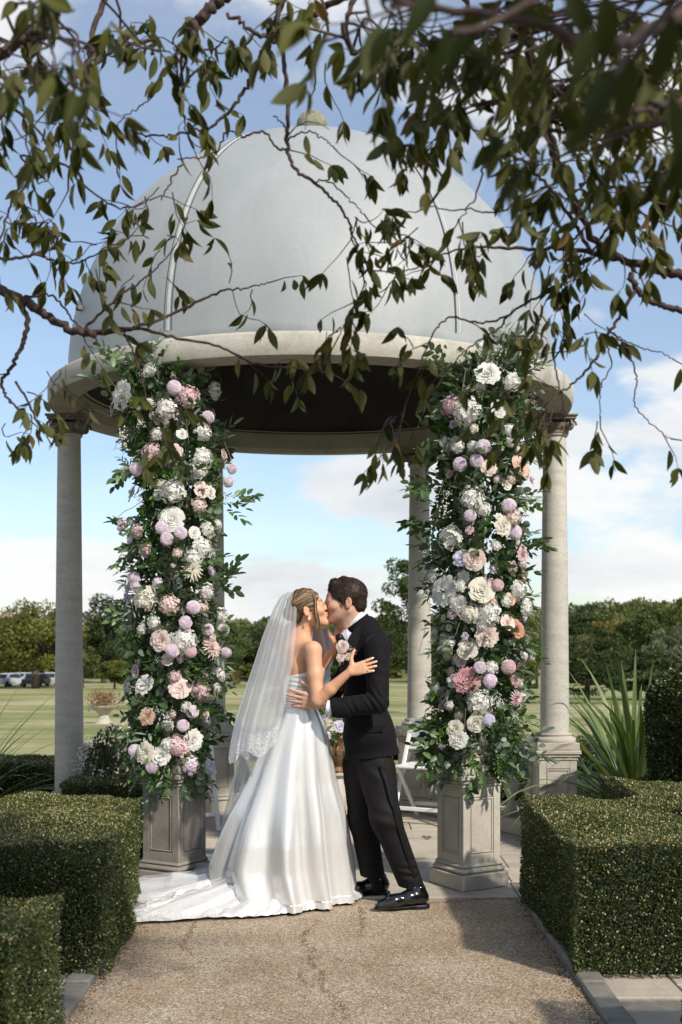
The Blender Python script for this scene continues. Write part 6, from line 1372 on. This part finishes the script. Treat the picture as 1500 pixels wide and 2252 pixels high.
# ------------------------------------------------------------------ cherry trees whose branches hang into the view
M['cherry_leaf'] = leaf_mat('cherry_leaf', (.018, .025, .005), (.095, .095, .021), .6, .28, back=(.11, .11, .05), spec=.12, hue=(.15, .09, .03))
M['cherry_bark'] = plain_mat('cherry_bark', (.050, .028, .022), .8, .45, 60, .9)
CH_LEAF = [leaves_mesh('leaf', np.array([[0, 0, 0.]]), np.array([[1, 0, 0.]]), 1.0, 'cherry', np.array([[0, 0, 1.]]), np.array([t_])) for t_ in (.02, .12, .22, .35, .5, .65, .78)]
for me in CH_LEAF: me.materials.append(M['cherry_leaf'])
def spline(pts, n): return smooth_pts([np.array(p, float) for p in pts], n)
def cherry_tree(label, trunk_pts, trunk_r, branches, fills, seed, fm=.42):
    """branches: (points [(px,py,D)...], r0, r1, leaf density); fills: (x0,x1,y0,y1,n,D0,D1)"""
    r = random.Random(seed); root = empty('cherry_tree', trunk_pts[0], label, 'tree'); o3 = np.array(trunk_pts[0], float)
    MB().tube(spline(trunk_pts, 24), list(np.linspace(trunk_r, trunk_r*.5, 24)), 14).build('trunk', M['cherry_bark'], root, smooth=True).matrix_parent_inverse = Matrix.Translation(root.location).inverted()
    L_ = []; samples = []; tw = MB()
    def leaf(p, d, size):
        if abs(p[0]/p[1]*FPX+62) < 48 and abs(1400-(p[2]-CHT)/p[1]*FPX-255) < 40: return
        L_.append((np.array(p), np.array(d, float), size*r.uniform(.7, 1.15)))
    def twig(p, d, n, ln, rad=.0022, leafs=True, size=.066):
        p = np.array(p, float); d = np.array(d, float); d /= np.linalg.norm(d); pts = [p.copy()]
        for k in range(n):
            d = d+np.array([r.gauss(0, .28), r.gauss(0, .28), r.gauss(-.06, .26)]); d /= np.linalg.norm(d); p = p+d*ln/n; pts.append(p.copy())
            if leafs and r.random() < .70:
                a = r.uniform(0, 6.28); ld = np.array([math.cos(a)*.55, math.sin(a)*.55, -r.uniform(.35, 1.5)])+d*.5
                st = p+ld/np.linalg.norm(ld)*.012; leaf(st, ld, size)
        tw.tube(pts, list(np.linspace(rad, rad*.45, len(pts))), 4)
        if leafs:
            for q in range(r.choice((1, 2, 3, 3, 4))):
                a = r.uniform(0, 6.28); leaf(p, d*.35+np.array([math.cos(a)*.55, math.sin(a)*.55, -r.uniform(.3, 1.3)]), size)
        return pts
    for pts, r0, r1, dens in branches:
        W3 = [P(*q) for q in pts]; n_ = max(12, len(pts)*7); sp_ = np.array(spline(W3, n_)); ln = np.linalg.norm(np.diff(sp_, axis=0), axis=1).sum(); amp = min(.006, .0035+.2*r1)
        for k in range(1, n_-1): sp_[k] += np.array([r.gauss(0, amp), r.gauss(0, amp), r.gauss(0, amp)])*.6
        rad = np.linspace(r0, r1, n_)*np.array([1+.10*math.sin(k*1.9)*r.random() for k in range(n_)])
        MB().tube(list(sp_), list(rad), 8 if r0 > .008 else 6).build('branch', M['cherry_bark'], root, smooth=True).matrix_parent_inverse = Matrix.Translation(root.location).inverted()
        samples += list(sp_)
        for k in range(int(dens*ln*.5)):
            i = r.randrange(1, n_-1); t = sp_[min(i+1, n_-1)]-sp_[i-1]; t /= np.linalg.norm(t)+1e-9; dd = t*.6+np.array([r.gauss(0, .6), r.gauss(0, .6), r.gauss(-.15, .5)])
            twig(sp_[i], dd, r.randint(3, 6), r.uniform(.06, .22))
        if dens > 0: twig(sp_[-1], sp_[-1]-sp_[-3], 4, .14)
    S = np.array(samples)
    for (x0, x1, y0, y1, n_, D0, D1) in fills:
        for k in range(max(1, int(n_*fm))):
            D = r.uniform(D0, D1); q = np.array(P(r.uniform(x0, x1), r.uniform(y0, y1), D)); 
            c = S[np.argmin(np.linalg.norm((S-q)*np.array([1, .8, 1]), axis=1))]; v = q-c; dist = np.linalg.norm(v)
            if dist > .18:                          # a longer bare twig ties the spray to its branch
                m1 = c+v*.35+np.array([r.gauss(0, .03), r.gauss(0, .03), .05*dist]); m2 = c+v*.7+np.array([r.gauss(0, .03), r.gauss(0, .03), .04*dist])
                tw.tube(spline([c, m1, m2, q], 10), list(np.linspace(.0042, .0020, 10)), 5)
            twig(q, v/(dist+1e-6)*.5+np.array([0, 0, -.25]), r.randint(3, 6), r.uniform(.08, .20))
    b = tw.build('twigs', M['cherry_bark'], root, smooth=True); b['kind'] = 'stuff'; b.matrix_parent_inverse = Matrix.Translation(root.location).inverted()
    # the leaves that show largest are objects, the rest one mesh
    def score(p): 
        D = p[1]; 
        if D < .4: return -1
        px = 750+p[0]/D*FPX; py = 1400-(p[2]-CHT)/D*FPX; return (1/D)*(1 if -30 < px < 1530 and -30 < py < 1400 else .01)
    L_.sort(key=lambda q: -score(q[0])); big, rest = L_[:290], L_[290:]
    for p, d, s_ in big:
        x = d/np.linalg.norm(d); up = Vector((r.gauss(0, 1), r.gauss(-.3, 1), r.gauss(.2, .5))); xv = Vector(x); y = up.cross(xv).normalized(); z = xv.cross(y)
        o = bpy.data.objects.new('leaf', r.choice(CH_LEAF)); COL.objects.link(o); o.parent = root; mt = Matrix((xv, y, z)).transposed().to_4x4(); mt.translation = Vector(p-o3); o.rotation_euler = mt.to_euler(); o.location = mt.translation; o.scale = (s_, s_*r.uniform(.62, .92), s_*r.uniform(.6, 2.2))
    if rest:
        n_ = len(rest); pos = np.array([q[0] for q in rest])-o3; dd = np.array([q[1] for q in rest]); sz = np.array([q[2] for q in rest])
        tin = np.clip(RNG.normal(.42, .25, n_), 0, .85); tin[RNG.random(n_) < .03] = 1.0
        o = obj('small_leaves', leaves_mesh('small_leaves', pos, dd, sz, 'cherry', RNG.normal(size=(n_, 3))*np.array([1, 1, .5]), tin, .78), M['cherry_leaf'], root); o['kind'] = 'stuff'
    return root
E = 3.6
left_br = [
 ([(-420, 560, 3.2), (-200, 600, 3.4), (-60, 615, E), (40, 655, E), (100, 695, E), (165, 728, E), (210, 733, E)], .020, .010, 1),
 ([(210, 733, E), (290, 724, 3.65), (400, 682, 3.7), (480, 642, 3.7), (540, 634, 3.7), (590, 622, 3.7)], .007, .002, 6),
 ([(200, 733, E), (300, 722, 3.6), (390, 744, 3.65), (480, 762, 3.7), (560, 800, 3.7), (640, 808, 3.7), (705, 818, 3.7)], .006, .002, 3),
 ([(45, 655, E), (60, 710, E), (48, 760, E), (30, 800, E), (5, 840, E), (20, 880, E), (60, 920, E)], .009, .003, 7),
 ([(182, 726, E), (225, 685, E), (280, 640, E), (335, 600, E), (372, 560, E)], .005, .002, 12),
 ([(40, 655, E), (110, 650, E), (150, 690, E), (180, 728, E)], .004, .003, 3),
 ([(272, 728, E), (290, 765, E), (312, 830, E), (322, 880, E), (335, 915, E)], .0035, .002, 3),
 ([(35, 840, E), (70, 900, E), (105, 948, E), (150, 915, E), (200, 902, E), (248, 918, E)], .0045, .002, 4),
 ([(-60, 560, E), (20, 570, E), (80, 560, E), (140, 580, E), (190, 570, E), (240, 540, E)], .006, .002, 12),
 ([(-200, 160, 2.7), (-60, 150, 2.7), (40, 90, 2.7), (100, 50, 2.7), (150, -60, 2.7)], .014, .012, 8),
 ([(560, -60, 3.3), (500, -10, 3.3), (450, 30, 3.3), (425, 70, 3.3), (398, 112, 3.3)], .016, .015, 3),
 ([(245, -40, 3.3), (205, 70, 3.3), (195, 140, 3.3), (200, 190, 3.3), (182, 240, 3.3), (165, 300, 3.3), (150, 420, 3.3)], .009, .0025, 6),
 ([(345, 88, 3.3), (260, 105, 3.3), (200, 150, 3.3), (150, 185, 3.3), (80, 270, 3.3)], .006, .002, 8),
 ([(160, 280, 3.4), (100, 330, 3.4), (60, 380, 3.4), (20, 470, 3.4), (-10, 560, 3.4)], .004, .003, 9),
 ([(-40, 210, 3.4), (60, 260, 3.4), (130, 350, 3.4), (200, 420, 3.4), (270, 458, 3.4), (330, 440, 3.4)], .005, .002, 6),
 ([(398, 108, 3.3), (400, 170, 3.3), (400, 240, 3.3), (415, 300, 3.3), (430, 340, 3.3)], .0035, .0015, 9),
 ([(335, 180, 3.3), (320, 225, 3.3), (270, 260, 3.3), (255, 290, 3.3)], .0025, .0015, 2),
 ([(272, 285, 3.5), (340, 298, 3.5), (400, 292, 3.5), (470, 275, 3.5), (520, 225, 3.5), (560, 160, 3.5), (600, 60, 3.4), (640, -40, 3.3)], .002, .008, 3),
 ([(390, 350, 3.5), (440, 345, 3.5), (480, 330, 3.5), (500, 285, 3.5), (530, 300, 3.5), (575, 290, 3.5), (610, 325, 3.5), (635, 330, 3.5)], .002, .004, 2),
 ([(355, 440, 3.4), (375, 400, 3.4), (400, 355, 3.4)], .0018, .003, 14),
]
left_fill = [(0, 110, 380, 560, 26, 3.3, 3.8), (100, 240, 480, 620, 20, 3.4, 3.8), (0, 200, 0, 200, 60, 1.9, 3.2), (180, 420, 20, 160, 26, 2.8, 3.4), (330, 480, 100, 260, 12, 3.0, 3.4), (100, 240, 200, 330, 16, 3.0, 3.4),
             (310, 395, 510, 570, 8, 3.6, 3.7), (290, 390, 600, 650, 6, 3.6, 3.7), (500, 600, 605, 640, 5, 3.65, 3.75), (560, 700, 800, 825, 6, 3.65, 3.75), (70, 170, 790, 850, 9, 3.5, 3.7), (0, 70, 860, 960, 14, 3.5, 3.7), (310, 370, 890, 950, 8, 3.55, 3.65),
             (340, 400, 370, 430, 5, 3.4, 3.5), (270, 320, 430, 470, 3, 3.4, 3.5), (0, 60, 200, 330, 12, 2.6, 3.3), (420, 560, 30, 120, 14, 3.0, 3.5)]
cherry_tree('cherry tree at the left whose thin leafy branches cross the dome', [(-2.5, 2.6, -.05), (-2.45, 2.65, 1.2), (-2.2, 2.8, 2.4), (-1.9, 2.9, 3.4), (-1.6, 3.0, 4.3)], .15, left_br, left_fill, 21)
R_ = 3.4
right_br = [
 ([(1760, 660, R_), (1620, 628, R_), (1500, 606, R_), (1430, 590, R_), (1370, 572, R_)], .017, .011, 3),
 ([(1370, 572, R_), (1260, 548, R_), (1180, 548, R_), (1100, 545, R_), (1020, 545, R_), (965, 565, R_)], .008, .002, 5),
 ([(1600, 700, R_), (1500, 684, R_), (1440, 664, R_), (1402, 640, R_), (1390, 600, R_)], .010, .008, 1),
 ([(1395, 640, R_), (1362, 700, R_), (1330, 752, R_), (1295, 810, R_), (1262, 842, R_), (1225, 870, R_)], .006, .0025, 5),
 ([(1280, 560, R_), (1230, 630, R_), (1160, 665, R_), (1118, 695, R_), (1095, 725, R_), (1030, 765, R_), (1000, 800, R_)], .0045, .002, 3),
 ([(1330, 752, R_), (1345, 800, R_), (1322, 850, R_), (1320, 915, R_)], .0028, .0015, 3),
 ([(1335, 720, R_), (1380, 770, R_), (1400, 830, R_), (1398, 890, R_), (1440, 940, R_), (1475, 965, R_)], .003, .0015, 8),
 ([(1360, 740, R_), (1410, 765, R_), (1450, 775, R_), (1480, 790, R_)], .0022, .0015, 8),
 ([(1250, 660, R_), (1240, 740, R_), (1220, 800, R_), (1235, 870, R_), (1242, 940, R_)], .0035, .002, 12),
 ([(1118, 695, R_), (1060, 710, R_), (990, 700, R_), (950, 740, R_), (915, 830, R_), (890, 900, R_), (870, 960, R_)], .0035, .0015, 8),
 ([(1190, -80, 2.8), (1165, 60, 2.8), (1168, 140, 2.9), (1190, 230, 2.9), (1215, 330, 3.0), (1250, 420, 3.1), (1300, 520, 3.3), (1370, 572, R_)], .013, .009, 6),
 ([(1021, -60, 3.1), (1030, 60, 3.1), (1050, 110, 3.1), (1100, 118, 3.0), (1168, 140, 2.9)], .007, .006, 12),
 ([(1000, 245, 3.2), (1050, 290, 3.2), (1110, 330, 3.2), (1170, 370, 3.2), (1215, 420, 3.2), (1270, 500, 3.3), (1300, 560, 3.3)], .003, .006, 6),
 ([(1140, 210, 3.2), (1100, 280, 3.2), (1068, 350, 3.2), (1050, 420, 3.2), (1010, 490, 3.2)], .005, .0018, 1),
 ([(1230, 400, 3.2), (1160, 430, 3.2), (1100, 465, 3.2), (1030, 462, 3.2), (940, 455, 3.2)], .004, .0015, 4),
 ([(1370, 300, 3.0), (1330, 420, 3.1), (1290, 500, 3.2), (1240, 540, 3.3)], .005, .003, 8),
 ([(612, -40, 3.3), (616, 80, 3.3), (628, 160, 3.3), (634, 250, 3.3), (630, 310, 3.3), (645, 365, 3.3), (690, 402, 3.3), (735, 440, 3.3), (765, 480, 3.3), (775, 530, 3.3)], .008, .0028, 3),
 ([(632, 305, 3.3), (670, 290, 3.3), (705, 300, 3.3), (730, 320, 3.3)], .003, .0015, 1), ([(600, 255, 3.3), (625, 275, 3.3), (632, 300, 3.3)], .0015, .003, 1),
 ([(690, 402, 3.3), (720, 398, 3.3), (750, 420, 3.3), (780, 450, 3.3), (800, 470, 3.3)], .0025, .0015, 6),
 ([(770, 500, 3.3), (790, 560, 3.3), (800, 620, 3.3), (770, 690, 3.3), (745, 740, 3.3)], .003, .0015, 10),
 ([(965, 565, R_), (920, 590, R_), (880, 600, R_), (840, 640, R_), (800, 660, R_)], .0025, .0015, 10),
 ([(780, 120, 3.0), (760, 60, 3.0), (800, -60, 3.0)], .005, .008, 8), ([(680, -50, 3.1), (720, 40, 3.1), (700, 120, 3.1), (690, 200, 3.1)], .005, .002, 8),
 ([(500, 30, 3.2), (560, 70, 3.2), (620, 90, 3.3), (680, 40, 3.2), (740, 5, 3.1), (860, -60, 3.0)], .005, .010, 6),
 ([(1600, -60, 1.7), (1450, 60, 1.6), (1330, 100, 1.55), (1200, 60, 1.5), (1050, 30, 1.5), (900, 10, 1.5)], .012, .004, 6),
 ([(1650, 260, 1.8), (1500, 230, 1.7), (1420, 240, 1.65), (1330, 270, 1.6)], .007, .003, 6),
 ([(1560, 420, R_), (1480, 400, R_), (1400, 440, R_), (1340, 500, R_), (1300, 560, R_)], .006, .003, 9),
]
right_fill = [(800, 1100, 0, 130, 46, 1.9, 3.0), (1080, 1500, 0, 200, 90, 1.9, 3.1), (1180, 1500, 150, 380, 80, 2.2, 3.3), (950, 1180, 120, 240, 30, 2.6, 3.3), (1180, 1330, 350, 560, 30, 2.9, 3.4), (1330, 1500, 380, 560, 26, 3.0, 3.4), (830, 1000, 180, 330, 18, 2.4, 3.2),
              (540, 800, 0, 60, 10, 2.8, 3.3), (680, 760, 40, 180, 3, 3.0, 3.3), (700, 760, 90, 130, 2, 1.9, 2.0), (860, 960, 500, 600, 9, 3.2, 3.4), (760, 880, 440, 640, 16, 3.2, 3.4), (740, 800, 640, 740, 7, 3.3, 3.4),
              (1180, 1250, 850, 940, 14, 3.35, 3.45), (1120, 1200, 830, 900, 7, 3.35, 3.45), (850, 930, 900, 960, 7, 3.35, 3.45), (890, 960, 730, 830, 6, 3.35, 3.45), (1000, 1120, 480, 640, 9, 3.2, 3.5), (1150, 1290, 560, 760, 22, 3.2, 3.5), (1300, 1360, 910, 940, 2, 3.4, 3.4)]
cherry_tree('cherry tree at the right whose dense drooping leaves fill the top right of the photo', [(1.7, -1.6, -.05), (1.68, -1.5, 1.4), (1.6, -1.0, 2.8), (1.4, .1, 3.8), (1.2, 2.3, 4.5)], .16, right_br, right_fill, 22, .60)
# big dark leaves close to the lens belong to the right tree's lowest shoot
near = empty('low_cherry_shoot', P(1500, 120, 1.15), 'blurred shoot of big dark leaves nearest the camera at the top right corner', 'branch'); nr = random.Random(9); base = np.array(P(1500, 120, 1.15))
stp = [P(1640, -120, 1.2), P(1480, 20, 1.18), P(1390, 110, 1.15), P(1350, 170, 1.12)]; stb = MB().tube([np.array(p)-base for p in spline(stp, 12)], .004, 6).build('branch', M['cherry_bark'], near, smooth=True)
stp2 = [P(1260, -120, 1.3), P(1180, -10, 1.25), P(1060, 60, 1.22), P(990, 70, 1.2)]; MB().tube([np.array(p)-base for p in spline(stp2, 12)], .004, 6).build('branch', M['cherry_bark'], near, smooth=True)
for (px, py, dx, dz, D, s_) in [(1350, 160, -.5, -.9, 1.12, .085), (1390, 120, -.1, -1, 1.14, .085), (1480, 30, -.2, -1, 1.18, .09), (1360, 250, -.9, -.5, 1.13, .08), (1300, 60, -.3, -1, 1.15, .08), (1470, 200, .2, -1, 1.16, .09), (1060, 55, -.7, -.7, 1.22, .075), (990, 70, -.4, -1, 1.2, .07), (960, -20, -.5, -.8, 1.2, .08), (1240, -30, .5, -.9, 1.2, .08), (860, 60, -.5, -.9, 1.4, .07), (1330, -20, .1, -1, 1.15, .085), (1500, 300, -.2, -1, 1.2, .08)]:
    xv = Vector((dx, nr.gauss(0, .2), dz)).normalized(); up = Vector((nr.gauss(0, .4), -1, nr.gauss(0, .4))); y = up.cross(xv).normalized(); z = xv.cross(y); mt = Matrix((xv, y, z)).transposed().to_4x4()
    o = bpy.data.objects.new('leaf', CH_LEAF[nr.randrange(0, 3)]); COL.objects.link(o); o.parent = near; o.location = Vector(np.array(P(px, py, D))-base); o.rotation_euler = mt.to_euler(); o.scale = (s_*.8, s_*.62, s_*.8)
